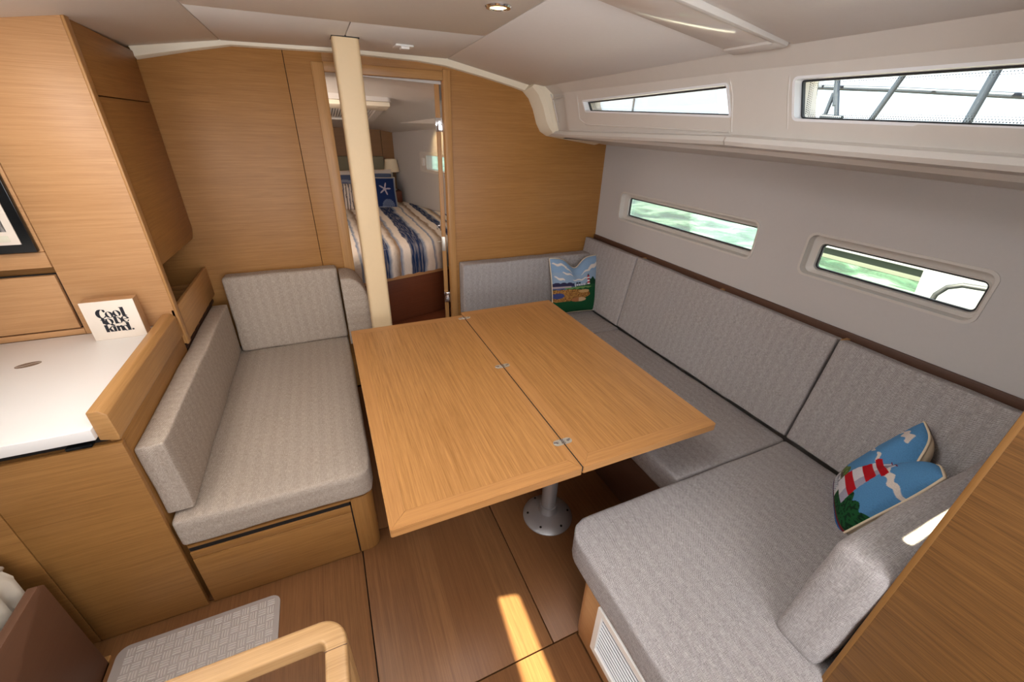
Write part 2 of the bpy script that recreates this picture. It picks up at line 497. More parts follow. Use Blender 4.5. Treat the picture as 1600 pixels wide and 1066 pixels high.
# ------------------------------------------------------------------ forward bulkhead
wf = empty('wall_forward', (0.5, YB+.015, 0), 'oak veneer bulkhead with the cabin doorway in it', kind='structure')
prism('bulkhead_panel', [(-1.65, 0), (-.072, 0), (-.072, 2.09), (-.4, 2.09), (-.72, 2.02), (-1.1, 1.9), (-1.65, 1.6)], 'xz', YB, YB+.03, 'wall_wood', wf, 'x', .001)
prism('bulkhead_panel', [(-.069, 0), (.11, 0), (.11, 2.09), (-.069, 2.09)], 'xz', YB, YB+.03, 'wall_wood', wf, 'x', .001)
prism('bulkhead_panel', [(.11, 1.985), (.748, 1.985), (.748, 2.09), (.11, 2.09)], 'xz', YB, YB+.03, 'wall_wood', wf, 'x', .0)
prism('bulkhead_panel', [(.748, 0), (1.98, 0), (1.98, 1.67), (1.50, 1.70), (1.45, 1.95), (1.37, 1.98), (.80, 2.09), (.748, 2.09)], 'xz', YB, YB+.03, 'wall_wood', wf, 'x', .001)
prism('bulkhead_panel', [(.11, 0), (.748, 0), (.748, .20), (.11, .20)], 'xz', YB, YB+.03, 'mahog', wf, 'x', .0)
box('backing_panel', -1.65, .10, YB+.031, YB+.045, -.05, 2.09, 'black', wf, 'x', 0)
box('backing_panel', .10, .76, YB+.031, YB+.045, 1.95, 2.12, 'black', wf, 'x', 0)
box('backing_panel', .76, 1.97, YB+.031, YB+.045, 0, 1.69, 'black', wf, 'x', 0)
# door casing and open door leaf
dr = empty('door_1', (0.43, YB, .2), 'open oak door and casing between saloon and forward cabin', kind='structure')
box('jamb', .052, .112, YB-.012, YB+.04, 0.2, 1.985, 'solid_oak', dr, 'z', .003)
box('jamb', .746, .790, YB-.012, YB+.04, 0.2, 2.0, 'solid_oak', dr, 'z', .003)
box('lintel', .112, .746, YB-.012, YB+.04, 1.945, 1.990, 'solid_oak', dr, 'x', .003)
box('threshold', .112, .746, YB-.012, YB+.05, 0.2, .225, 'solid_oak', dr, 'x', .003)
leafM = Matrix.Translation((.738, YB+.055, 0)) @ Matrix.Rotation(-math.radians(14.2), 4, 'Z')
def leafbox(name, x0, x1, y0, y1, z0, z1, mat, parent, bev=.002, grain='z'):
    b = bm_box(x0, x1, y0, y1, z0, z1, bev); bmesh.ops.transform(b, matrix=leafM, verts=b.verts)
    return finish(name, b, mat, parent, grain, autosmooth=.6)
leaf = leafbox('door_leaf', -.028, .0, 0, .60, .23, 1.94, 'solid_oak', dr)
for z in (1.68, .55): leafbox('hinge', -.030, .012, -.022, .004, z, z+.075, 'chrome', leaf, .001)
leafbox('strike_plate', -.0295, -.004, -.003, .004, .93, 1.03, 'steel', leaf, .001)
leafbox('handle_rose', -.036, -.028, .53, .56, .955, 1.02, 'chrome', leaf, .002)
leafbox('handle', -.062, -.05, .44, .555, .985, .998, 'chrome', leaf, .004)
leafbox('handle_stem', -.055, -.03, .538, .552, .985, .998, 'chrome', leaf, .003)
# ------------------------------------------------------------------ ceiling
ce = empty('ceiling', (0.3, 1.0, 2.05), 'off-white vinyl deckhead in large flat panels with a glossy hatch surround', kind='structure')
ZC = 2.05
def slab(name, quad, th=.03, mat='ceil', bev=.003, par=None):
    b = bmesh.new(); lo = [b.verts.new(q) for q in quad]; hi = [b.verts.new((q[0], q[1], q[2]+th)) for q in quad]
    b.faces.new(lo); b.faces.new(hi[::-1]); n = len(quad)
    for i in range(n): b.faces.new((lo[i], lo[(i+1) % n], hi[(i+1) % n], hi[i]))
    bmesh.ops.recalc_face_normals(b, faces=b.faces)
    if bev: bmesh.ops.bevel(b, geom=b.edges[:], offset=bev, segments=2, profile=.5, affect='EDGES')
    return finish(name, b, mat, par or ce, 'y', autosmooth=.6)
kR = lambda y: .77 - .047*(2.68-y)
kL = -.325
g = .0015
GY = 1.985
slab('ceiling_panel', [(kL+g, GY+g, ZC-.015), (.205-g, GY+g, ZC), (.205-g, YB, ZC), (kL+g, YB, ZC-.015)])
slab('ceiling_panel', [(.205+g, GY+g, ZC), (kR(GY)-g, GY+g, ZC), (kR(YB)-g, YB, ZC), (.205+g, YB, ZC)])
slab('ceiling_panel', [(kL+g, .46, ZC-.015), (kR(.46)-g, .46, ZC), (kR(GY)-g, GY-g, ZC), (kL+g, GY-g, ZC-.015)])
slab('ceiling_panel', [(-.99, .46, 1.935), (kL-g, .46, ZC-.015), (kL-g, YB, ZC-.015), (-.99, YB, 1.935)])
box('roof_seal', -.99, 1.36, .46, YB, 2.088, 2.10, 'black', ce, 'x', 0)  # black sheet added above the ceiling joints to seal out light
# strip over the camera: narrow unseen slot added to put sun on the end cushion
slab('ceiling_panel', [(-.99, -1.6, 1.935), (-.35, -1.6, ZC), (-.35, .46, ZC), (-.99, .46, 1.935)])
slab('ceiling_panel', [(.62, -1.6, ZC), (1.345, -1.6, 1.94), (1.345, .46, 1.945), (.62, .46, ZC)])
slab('ceiling_panel', [(-.35, .397, ZC), (.62, .397, ZC), (.62, .46, ZC), (-.35, .46, ZC)], bev=0)
slab('slot_panel', [(-.35, -1.6, ZC+.01), (.62, -1.6, ZC+.01), (.62, .383, ZC+.01), (-.35, .383, ZC+.01)], mat='gelcoat', bev=0)
slab('slot_panel', [(-.35, .38, ZC+.01), (.16, .38, ZC+.01), (.16, .40, ZC+.01), (-.35, .40, ZC+.01)], mat='gelcoat', bev=0)
zs = lambda x, y: ZC - (x-kR(y))*(ZC-1.953-.0*(y))/(1.345-kR(y))
ys0, ys1 = 1.035, 1.21
slab('ceiling_panel', [(kR(ys1)+g, ys1+g, ZC), (1.35, ys1+g, 1.953), (1.35, YB, 1.945), (kR(YB)+g, YB, ZC)])
slab('ceiling_panel', [(kR(.46)+g, .46, ZC), (1.35, .46, 1.945), (1.35, ys0-.02, 1.951), (kR(ys0)+g, ys0-.02, ZC)])
# glossy roller-blind cassette of the deck hatch
slab('blind_cassette', [(kR(ys0)+.03, ys0, zs(.8, 1)-.003), (1.285, ys0+.005, 1.957), (1.285, ys1, 1.957), (kR(ys1)+.03, ys1, zs(.8, 1)-.003)], .02, 'glossy_white', .004)
slab('hatch_rim', [(kR(ys0)+.03, ys0-.02, zs(.8, 1)-.010), (1.335, ys0-.02, 1.944), (1.335, ys0+.002, 1.944), (kR(ys0)+.03, ys0+.002, zs(.8, 1)-.010)], .04, 'gelcoat', .006)
slab('hatch_rim', [(1.283, ys0-.015, 1.949), (1.335, ys0-.015, 1.942), (1.335, ys1, 1.944), (1.283, ys1, 1.951)], .035, 'gelcoat', .006)
slab('hatch_lamp', [(.80, ys0-.075, ZC-.02), (.90, ys0-.075, ZC-.036), (.90, ys0-.030, ZC-.036), (.80, ys0-.030, ZC-.02)], .02, 'led', .003)
# cream moulding along the top of the bulkhead
def bulk_trim():
    path = [(-.67, 1.935, .045), (-.45, 1.985, .03), (-.285, 2.018, .02), (.2, 2.03, .018), (.60, 2.025, .018), (.763, 2.014, .018), (1.0, 1.975, .018), (1.18, 1.941, .018),
            (1.262, 1.922, .022), (1.305, 1.885, .026), (1.34, 1.825, .03), (1.370, 1.745, .034), (1.40, 1.70, .036), (1.45, 1.674, .034), (1.60, 1.655, .03), (1.845, 1.626, .028), (1.885, 1.655, .02)]
    t = bmesh.new(); rows = []
    for i, (x, z, w) in enumerate(path):
        a = Vector((path[max(0, i-1)][0], path[max(0, i-1)][1])); b = Vector((path[min(len(path)-1, i+1)][0], path[min(len(path)-1, i+1)][1]))
        d = (b-a).normalized(); nn = Vector((-d.y, d.x))   # outward (up)
        rows.append([t.verts.new((x, YB+.0, z)), t.verts.new((x, YB-.006, z-.0)), t.verts.new((x+nn.x*w*.25, YB-.022, z+nn.y*w*.25)),
                     t.verts.new((x+nn.x*w*1.2, YB-.028, z+nn.y*w*1.2)), t.verts.new((x+nn.x*w*2.2, YB-.028, z+nn.y*w*2.2)), t.verts.new((x+nn.x*w*2.2, YB, z+nn.y*w*2.2))])
    for A, B in zip(rows, rows[1:]):
        for j in range(6): t.faces.new((A[j], A[(j+1) % 6], B[(j+1) % 6], B[j]))
    t.faces.new(rows[0]); t.faces.new(rows[-1])
    return t
o = finish('trim_1', bulk_trim(), 'cream', None, 'x', autosmooth=.7); tag(o, 'cream moulding along the top edge of the oak bulkhead', kind='structure')

# ------------------------------------------------------------------ coachroof side (starboard)
def zoff(y):   # the moulding drops a little towards the stern
    return .0 if y > 1.25 else (y-1.25)*.030
CP = [(1.345, 1.957), (1.398, 1.906), (1.412, 1.868), (1.450, 1.727), (1.458, 1.712), (1.457, 1.708), (1.436, 1.704), (1.428, 1.688), (1.438, 1.675), (1.530, 1.664), (1.540, 1.664), (1.552, 1.648), (1.97, 1.603),
      (1.97, 1.70), (1.56, 1.74), (1.50, 1.97), (1.36, 2.02)]
def coach():
    t = bmesh.new(); rows = []
    for y in (YB, 2.45, 2.44, 1.25, 1.235, 1.10, 1.085, .6, -.1, -1.6):
        r_ = []
        for i, (x, z) in enumerate(CP):
            zz = z + (zoff(y) if 2 < i < 13 else zoff(y)*.4)
            xx = x
            if i in (2, 3, 4) and 2.44 >= y >= 1.10 and y != 2.45: xx += .0
            if y >= 2.45 and 0 < i < 10: xx += .02; 
            if 1.235 >= y >= 1.10 and i in (5, 6, 7, 8): xx -= .010
            if y < 1.10 and i in (5, 6, 7, 8): xx -= .006
            if y >= 2.44 and i >= 9 and i < 13: zz += .022*(y-1.6)/1.1
            if 1.2 < y < 2.44 and i >= 9 and i < 13: zz += .0
            r_.append(t.verts.new((xx, y, zz)))
        rows.append(r_)
    n = len(CP)
    for A, B in zip(rows, rows[1:]):
        for j in range(n): t.faces.new((A[j], A[(j+1) % n], B[(j+1) % n], B[j]))
    t.faces.new(rows[0]); t.faces.new(rows[-1][::-1])
    bmesh.ops.triangulate(t, faces=t.faces)
    return t
cw = finish('wall_starboard_coachroof', coach(), 'gelcoat', None, 'y', autosmooth=.35)
tag(cw, 'moulded white coachroof side with two narrow upper windows', kind='structure')
U1 = roundpoly([(2.225, 1.807), (2.245, 1.858), (1.275, 1.874), (1.25, 1.770)], .010)
U2 = roundpoly([(1.005, 1.758), (1.022, 1.872), (.10, 1.858), (.08, 1.722)], .016)
PAN = [(2.435, 1.752), (2.435, 1.885), (1.252, 1.905), (1.252, 1.735)]
cut(cw, [bm_prism(U1, 'yz', 1.30, 1.7), bm_prism(U2, 'yz', 1.30, 1.7)])
setuv(cw.data, 'y'); cw.data.polygons.foreach_set('use_smooth', [True]*len(cw.data.polygons)); cw.data.set_sharp_from_angle(angle=.35)
def slanted(poly, x_at, d0, d1):
    pass
def coachx(z): return 1.412 + (1.868-z)*(.038/.141)
def bm_slant(outer, inner, dx0, dx1):
    t = bmesh.new(); n = len(outer)
    V = [[t.verts.new((coachx(b)+dx, a, b)) for a, b in loop] for loop in (outer, inner) for dx in (dx0, dx1)]
    for i in range(n):
        j = (i+1) % n
        t.faces.new((V[0][i], V[0][j], V[2][j], V[2][i])); t.faces.new((V[1][i], V[3][i], V[3][j], V[1][j]))
        t.faces.new((V[0][i], V[1][i], V[1][j], V[0][j])); t.faces.new((V[2][i], V[2][j], V[3][j], V[3][i]))
    return t
def bm_slant_pane(poly, dx0, dx1):
    t = bmesh.new(); A = [t.verts.new((coachx(b)+dx0, a, b)) for a, b in poly]; B = [t.verts.new((coachx(b)+dx1, a, b)) for a, b in poly]; n = len(poly)
    t.faces.new(A); t.faces.new(B[::-1])
    for i in range(n): t.faces.new((A[i], A[(i+1) % n], B[(i+1) % n], B[i]))
    return t
for k, (poly, yc) in enumerate(((U1, 1.75), (U2, .6))):
    w = empty('window_%d' % (k+1), (1.44, yc, 1.75), ('forward', 'aft')[k]+' coachroof side window, long narrow clear pane', kind='structure')
    finish('window_flange', bm_slant(offpoly(poly, .004), offpoly(poly, -.004), -.004, .030), 'winframe', w, 'y')
    finish('seal', bm_slant(offpoly(poly, .003), offpoly(poly, -.009), .030, .042), 'seal', w, 'y')
    finish('pane', bm_slant_pane(offpoly(poly, .002), .044, .050), 'glass', w, 'y')
    if k == 1:
        t = bmesh.new()
        def dot(y, z, r):
            c = [t.verts.new((coachx(z)+.0425, y+r*cos(a*pi/3), z+r*sin(a*pi/3))) for a in range(6)]; t.faces.new(c)
        for i in range(150):
            y = .985 - i*.006
            zt = 1.864 - (1.0-y)*.015; zb = 1.770 - (1.0-y)*.04
            for r_ in range(4):
                rr = .0017-.00033*r_
                dot(y+(r_ % 2)*.003, zt-r_*.0055, rr); dot(y+(r_ % 2)*.003, zb+r_*.0055, rr)
        for i in range(16):
            for r_ in range(3): dot(.996-r_*.0055, 1.778+i*.0055+(r_ % 2)*.0027, .0018-.0003*r_)
        tag(finish('frit_dots', t, 'seal', w, 'y'), kind='stuff')

def rib():
    path = [(1.262, 1.922), (1.305, 1.885), (1.34, 1.825), (1.370, 1.745), (1.40, 1.70), (1.45, 1.674), (1.60, 1.655), (1.845, 1.626), (1.885, 1.655), (1.96, 1.66)]
    b = bmesh.new(); rows = []
    for i, (x, z) in enumerate(path):
        a = Vector(path[max(0, i-1)]); c = Vector(path[min(len(path)-1, i+1)]); d = (c-a).normalized(); nn = Vector((-d.y, d.x))
        if i > 6: nn = Vector((0, 1))
        k = 1 if i < 5 else .55
        rows.append([b.verts.new(p) for p in ((x, YB-.002, z), (x+nn.x*.004, YB-.03, z+nn.y*.004), (x+nn.x*.030*k, YB-.095, z+nn.y*.030*k), (x+nn.x*.055*k, YB-.115, z+nn.y*.055*k), (x+nn.x*.12, YB-.12, z+nn.y*.12), (x+nn.x*.12, YB-.002, z+nn.y*.12))])
    for A, B in zip(rows, rows[1:]):
        for j in range(6): b.faces.new((A[j], A[(j+1) % 6], B[(j+1) % 6], B[j]))
    b.faces.new(rows[0]); b.faces.new(rows[-1][::-1])
    return b
finish('end_rib', rib(), 'cream', cw, 'y', autosmooth=.5)
def on_coach(px, py, dx=0):
    d = Vector([sum(R[r_][i]*v for r_, v in enumerate(((px-800)/631.8, (py-533)/631.8, 1.0))) for i in range(3)])
    k = .038/.141   # x + k z = 1.412 + 1.868 k
    t_ = (1.412+1.868*k + dx - k*1.7)/(d.x+k*d.z)
    return Vector((0, 0, 1.7)) + d*t_
for pts in ([(901, 139), (906, 186), (916, 195), (1140, 206)], [(858, 142), (864, 155), (872, 192)], [(1140, 117), (1145, 150), (1143, 206)], [(1236, 104), (1232, 150), (1231, 202)], [(864, 155), (900, 146)]):
    tube('moulding_bead', [on_coach(*p, .0015) for p in pts], .004, 'gelcoat', cw, 8)

# ------------------------------------------------------------------ hull side (starboard) with two recessed ports
XW = 1.95
hw = box('wall_starboard', XW, XW+.09, -1.6, YB+.02, 0, 1.66, 'hull_vinyl', None, 'y', 0)
tag(hw, 'grey vinyl hull side above the settee backs, holding two ports', kind='structure')
HW = ((1.362, 2.462, 1.148, 1.337), (.503, 1.118, 1.158, 1.341))
PW = ((1.345, 2.44, 1.180, 1.302), (.490, 1.105, 1.187, 1.298))
cut(hw, [bm_prism(rrect(a, b, c, d, .032), 'yz', XW-.02, XW+.2) for a, b, c, d in HW])
setuv(hw.data, 'y')
for k in range(2):
    a, b, c, d = HW[k]; e, f, g_, h = PW[k]
    w = empty('window_%d' % (k+3), (XW, (a+b)/2, c), ('forward', 'aft')[k]+' hull port, rounded recessed surround in the grey hull side', kind='structure')
    O = rrect(a, b, c, d, .032); I = rrect(a+.006, b-.006, c+.006, d-.006, .03); Q = rrect(e+.05, f-.03, g_, h, .014)
    if k: Q = rrect(e+.035, f-.03, g_, h, .02)
    # raised rim, sloping reveal, inner flange
    finish('rim', bm_ring(offpoly(O, .004), I, 'yz', XW-.004, XW+.004), 'gelcoat', w, 'y', autosmooth=.5)
    t = bmesh.new(); n = len(I)
    A = [t.verts.new((XW+.003, p, q)) for p, q in I]; B = [t.verts.new((XW+.030, p, q)) for p, q in offpoly(I, -.004)]; Cc = [t.verts.new((XW+.040, p, q)) for p, q in offpoly(Q, .006)]; Dd = [t.verts.new((XW+.032, p, q)) for p, q in offpoly(Q, .002)]; Ee = [t.verts.new((XW+.06, p, q)) for p, q in Q]
    for X, Y in ((A, B), (B, Cc), (Cc, Dd), (Dd, Ee)):
        for i in range(n): t.faces.new((X[i], X[(i+1) % n], Y[(i+1) % n], Y[i]))
    finish('reveal', t, 'gelcoat', w, 'y', autosmooth=.5)
    finish('seal', bm_ring(Q, offpoly(Q, -.006), 'yz', XW+.045, XW+.056), 'seal', w, 'y')
    finish('pane', bm_prism(Q, 'yz', XW+.058, XW+.064), 'glass', w, 'y')

# ------------------------------------------------------------------ walls behind / port (close the hull)
wa = empty('wall_aft', (0.2, -1.6, 0), 'pale aft bulkhead behind the companionway', kind='structure')
box('aft_panel', -1.65, 2.0, -1.64, -1.6, 0, 2.1, 'gal_wood', wa, 'x', 0)
wp = empty('wall_port', (-1.6, 0.5, 0), 'port hull side and coachroof side behind the galley', kind='structure')
box('hull_panel', -1.70, -1.65, -1.6, YB+.02, 0, 1.75, 'hull_vinyl', wp, 'y', 0)
box('side_deck', -1.70, -.99, -1.6, YB, 1.60, 1.63, 'gelcoat', wp, 'y', 0)
cpw = box('coachroof_panel', -1.03, -.99, -1.6, YB, 1.60, 2.0, 'gelcoat', wp, 'y', 0)
PWIN = [(1.20, 1.738), (1.20, 1.886), (.72, 1.868), (.72, 1.688)]
PW2 = roundpoly(PWIN, .022)
# work in the parent's frame: cutter is compared in world space
cut(cpw, [bm_prism(PW2, 'yz', -1.2, -.8)])
setuv(cpw.data, 'y')
w5 = empty('window_5', (-1.0, .96, 1.7), 'narrow port coachroof window behind the galley', kind='structure')
finish('pane', bm_prism(offpoly(PW2, .004), 'yz', -1.036, -1.032), 'glass', w5, 'y')

# ------------------------------------------------------------------ settee, starboard U shape: base
rb = empty('settee_base', (1.1, .8, 0), 'oak settee base under the aft arm with white louvred grille', 'settee base')
base = finish('plinth', bm_prism(rrect(.625, 1.75, .10, .70, .045, 6, (0, 1, 0, 0)), 'xy', 0, .330, .0015), 'cab_wood', rb, 'y', autosmooth=.6)
box('front_panel', .6185, .626, .13, .655, .012, .329, 'cab_wood', rb, 'y', .001)
gr = empty('grille', (.62, .35, .09)); gr.parent = rb; gr.location = Vector((.62, .35, .09)) - rb.location
finish('grille_frame', bm_ring(rrect(.12, .575, .088, .330, .004), rrect(.14, .553, .112, .306, .002), 'yz', .606, .6185), 'white', gr, 'y')
box('grille_back', .6165, .619, .14, .553, .112, .306, 'grille_grey', gr, 'y', 0)
lou = None
for i in range(10):
    z = .116 + i*.0192
    t = bm_prism([(.6125, z), (.6125, z-.003), (.6165, z-.001), (.6165, z+.002)], 'xz', .138, .555)
    lo = finish('louvre', t, 'louvre', gr, 'y')
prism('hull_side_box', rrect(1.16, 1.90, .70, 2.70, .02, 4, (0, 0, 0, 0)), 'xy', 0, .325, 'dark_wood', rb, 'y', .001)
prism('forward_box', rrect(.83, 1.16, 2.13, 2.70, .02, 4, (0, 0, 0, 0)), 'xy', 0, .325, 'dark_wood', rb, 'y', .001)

SZ = .46
cushion('seat_cushion', (1.18, .665, .125), T(1.195, .474, SZ-.0615), 'fabric_r', 'large grey herringbone seat cushion on the aft arm of the settee', 'cushion', None, .014, (.0, .004, .010), [(-1, 1)], .085, 'y')
cushion('seat_cushion', (.66, 1.265, .125), T(1.465, 1.445, SZ-.064), 'fabric_r', 'long grey seat cushion along the hull side behind the table', 'cushion', None, .012, (0, 0, .006), None, .05, 'y')
cushion('seat_cushion', (1.0, .53, .125), T(1.30, 2.345, SZ-.064), 'fabric_r', 'forward grey seat cushion under the marsh-print pillow', 'cushion', None, .012, (0, 0, .006), None, .05, 'x')
# backs along the hull: leaning outboard
def lean(y0, y1, label, z1=.965, mat='fabric_r', xb=1.775, xt=1.858, th=.062, lz=None, pf=.010):
    h = z1-SZ-.012; a = atan2(xt-xb, h); L = hypot(xt-xb, h)
    fr = T(0, (y0+y1)/2, SZ+.014) @ Matrix.Translation((xb+th/2*cos(a), 0, 0)) @ Matrix.Rotation(a, 4, 'Y') @ Matrix.Translation((0, 0, L/2))
    return cushion('back_cushion', (th, (y1-y0)-.004, L), fr, mat, label, 'cushion', 'back cushions along the hull side', .009, (pf, 0, 0), None, .05, 'z')
lean(2.09, 2.715, 'short grey back cushion at the forward corner of the hull side', .962)
lean(.812, 2.088, 'long middle grey back cushion on the hull side beneath the ports', .965)
lean(.21, .808, 'aft grey back cushion on the hull side behind the lighthouse pillow', .965)
# welt strips on top of hull-side backs
# dark ledge behind
ld = empty('shelf_ledge', (1.93, 1.3, .93), 'dark wooden ledge between back cushions and grey hull side', 'shelf')
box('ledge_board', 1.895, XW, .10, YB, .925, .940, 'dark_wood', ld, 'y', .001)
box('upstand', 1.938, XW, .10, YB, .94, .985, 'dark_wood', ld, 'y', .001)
for y in (2.09, 1.45, .81): box('support', 1.893, XW, y-.008, y+.008, .94, .962, 'solid_oak', ld, 'x', .001)
o = cushion('back_cushion', (1.05, .11, .40), T(1.33, 2.655, SZ+.005+.20), 'fabric_r', 'low grey back cushion against the oak bulkhead right of the doorway', 'cushion', None, .014, (0, .008, 0), None, .05, 'z')
# end cushion of the aft arm
def endb(p, H):
    return p
cushion('end_cushion', (.93, .118, .405), T(1.445, .212, SZ+.200, 0, 0, 0) @ Matrix.Rotation(0.06, 4, 'X'), 'fabric_r', 'upright end cushion beside the foreground wooden partition', 'cushion', None, .026, (0, .010, .004), None, .05, 'z', wr=.003)
# foreground partition
pa = empty('partition', (1.02, -.1, 0), 'tall foreground oak partition at the aft end of the settee', 'partition')
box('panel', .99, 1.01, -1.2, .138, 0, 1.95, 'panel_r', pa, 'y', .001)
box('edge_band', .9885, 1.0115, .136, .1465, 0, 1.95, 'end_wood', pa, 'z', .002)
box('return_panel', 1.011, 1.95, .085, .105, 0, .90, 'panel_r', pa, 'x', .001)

# ------------------------------------------------------------------ left settee (port)
lb = empty('settee_base', (-.33, 1.7, 0), 'oak drawer base under the single port seat', 'settee base')
box('carcass', -.664, -.10, 1.350, 2.70, 0, .330, 'gal_wood', lb, 'x', .001)
finish('corner_post', bm_prism(rrect(-.10, -.012, 1.328, 2.70, .05, 8, (0, 0, 0, 1)), 'xy', 0, .330, .002), 'gal_wood', lb, 'z', autosmooth=.6)
df = box('drawer', -.655, -.105, 1.324, 1.352, .004, .262, 'gal_wood', lb, 'x', .0015)
box('drawer_lip', -.655, -.105, 1.326, 1.352, .264, .296, 'gal_wood', lb, 'x', .001)
box('drawer_gap_shade', -.655, -.094, 1.3335, 1.352, .296, .318, 'black', lb, 'x', 0)  # black strip painting in the shade of the gap around the drawer
box('drawer_gap_shade', -.105, -.1005, 1.3335, 1.352, .004, .318, 'black', lb, 'x', 0)
box('top_rail', -.655, -.10, 1.330, 1.352, .318, .330, 'gal_wood', lb, 'x', .001)
cushion('seat_cushion', (.664, 1.375, .125), T(-.331, 2.005, .405), 'fabric', 'long pale herringbone seat cushion on the port drawer base', 'cushion', None, .013, (.003, .003, .010), [(1, -1)], .055, 'y', wr=.002)
cushion('side_cushion', (.078, 1.24, .300), T(-.635, 1.975, .628), 'fabric', 'long narrow back cushion against the galley side of the port seat', 'cushion', None, .009, (.006, 0, 0), None, .04, 'z', wr=.002)
cushion('back_cushion', (.596, .105, .455), T(-.294, 2.640, .697) @ Matrix.Rotation(-.06, 4, 'X'), 'fabric', 'pale upright back cushion against the bulkhead left of the mast post', 'cushion', None, .018, (0, .012, 0), None, .04, 'z', wr=.002)
# arm cushion, rounded profile
ap = [(.012, .47), (.012, .900), (.050, .900)] + [(.050+.112*sin(t*pi/16), .900-.19*(1-cos(t*pi/16))) for t in range(1, 9)] + [(.162, .47)]
t = bm_prism(ap, 'xz', 2.46, 2.695)
bmesh.ops.bevel(t, geom=[e for e in t.edges if abs(e.verts[0].co.y-e.verts[1].co.y) < 1e-4], offset=.014, segments=4, profile=.5, affect='EDGES')
tag(finish('arm_cushion', t, 'fabric', None, 'y', autosmooth=.9), 'small curved-top arm cushion between back cushion and mast post', 'cushion')

# ------------------------------------------------------------------ mast post
mp = empty('mast_post', (.205, 2.38, 0), 'tall cream rounded compression post in front of the doorway', 'post')
finish('post', bm_prism(rrect(.148, .263, 2.33, 2.44, .018, 5), 'xy', 0, ZC-.004), 'post', mp, 'z', autosmooth=.8)
finish('collar', bm_ring(rrect(.146, .265, 2.328, 2.442, .004, 5), rrect(.149, .262, 2.331, 2.439, .017, 5), 'xy', ZC-.003, ZC+.004), 'black', mp, 'z')

# ------------------------------------------------------------------ table
tb = empty('folding_table', (.64, 1.5, 0), 'folding oak saloon table on a metal pedestal, two leaves joined by hinges', 'table')
TZ = .72; th = .028; bw = .048
def leaf_(x0, x1, y0, y1):
    lf = box('leaf_core', x0+.004, x1-.004, y0+.004, y1-.004, TZ-th, TZ-.003, 'table_band', tb, 'y', .004)
    lf.name = 'table_leaf'
    def q(name, pts, grain):
        b = bm_prism(pts, 'xy', TZ-.006, TZ)
        return finish(name, b, 'table_band' if name == 'edge_band' else 'table_wood', lf, grain)
    q('veneer_panel', [(x0+bw, y0+bw), (x1-bw*.55, y0+bw), (x1-bw*.55, y1-bw), (x0+bw, y1-bw)], 'y')
    w2 = bw*.55; e = .0004
    q('edge_band', [(x0+e, y0), (x1-e, y0), (x1-w2-e, y0+bw-e), (x0+bw+e, y0+bw-e)], 'x')
    q('edge_band', [(x0+bw+e, y1-bw+e), (x1-w2-e, y1-bw+e), (x1-e, y1), (x0+e, y1)], 'x')
    q('edge_band', [(x0, y0+e), (x0+bw-e, y0+bw+e), (x0+bw-e, y1-bw-e), (x0, y1-e)], 'y')
    q('edge_band', [(x1-w2+e, y0+bw+e), (x1, y0+e), (x1, y1-e), (x1-w2+e, y1-bw-e)], 'y')
    b = bm_ring(rrect(x0-.003, x1+.003, y0-.003, y1+.003, .006, 3), rrect(x0+.004, x1-.004, y0+.004, y1-.004, .004, 3), 'xy', TZ-th-.002, TZ-.001)
    finish('lipping', b, 'table_band', lf, 'x', autosmooth=.6)
box('seam_shade', .6397, .6443, .805, 2.115, TZ-.022, TZ-.0016, 'black', tb, 'y', 0)  # black strip standing in for the shade between the two leaves
leaf_(.022, .6365, .803, 2.118)
leaf_(.6475, 1.245, .806, 2.160)
for hy in (2.075, 1.495, .935):
    hn = box('hinge_leaf', .606, .674, hy-.011, hy+.011, TZ-.001, TZ+.0006, 'steel', tb, 'x', 0)
    bpy.data.objects.remove(hn, do_unlink=True)
    pts = rrect(.604, .637, hy-.0145, hy+.0145, .0142, 6, (0, 1, 1, 0)); hn = finish('hinge', bm_prism(pts, 'xy', TZ-.001, TZ+.0009), 'steel', tb, 'x')
    finish('hinge_plate', bm_prism(rrect(.644, .677, hy-.0145, hy+.0145, .0142, 6, (1, 0, 0, 1)), 'xy', TZ-.001, TZ+.0009), 'steel', hn, 'x')
    for kx in (-.005, 0, .005):
        tube('knuckle', [(.636, hy+kx*1.6-.0035, TZ+.0005), (.636, hy+kx*1.6+.0035, TZ+.0005)], .0032, 'chrome', hn, 8) if False else None
    for j in range(3):
        box('knuckle', .633, .648, hy-.012+j*.009, hy-.006+j*.009, TZ-.001, TZ+.0022, 'chrome', hn, 'x', .0008)
    for sx in (.618, .662):
        lathe('screw', [(.0052, TZ+.0009), (.0050, TZ+.0018), (.0025, TZ+.0012)], sx, hy, 'chrome', hn, 14)
        lathe('screw', [(.0040, TZ+.0009), (.0038, TZ+.0016), (.002, TZ+.0012)], sx-.008 if sx < .64 else sx+.007, hy+.0035, 'chrome', hn, 12)
px_, py_ = .770, 1.185
pd = lathe('pedestal', [(.122, .0), (.122, .004), (.115, .012), (.090, .025), (.060, .034), (.046, .040), (.044, .046), (.042, .075), (.0415, .080), (.036, .081), (.036, TZ-th-.02), (.07, TZ-th-.018), (.07, TZ-th-.002)], px_, py_, 'alu', tb, 48)
for i in range(6):
    a = math.radians(-78 + i*60)
    lathe('screw', [(.0055, .0205), (.0055, .0235), (.003, .0225)], px_+.100*cos(a), py_+.100*sin(a), 'blackgloss', pd, 12)

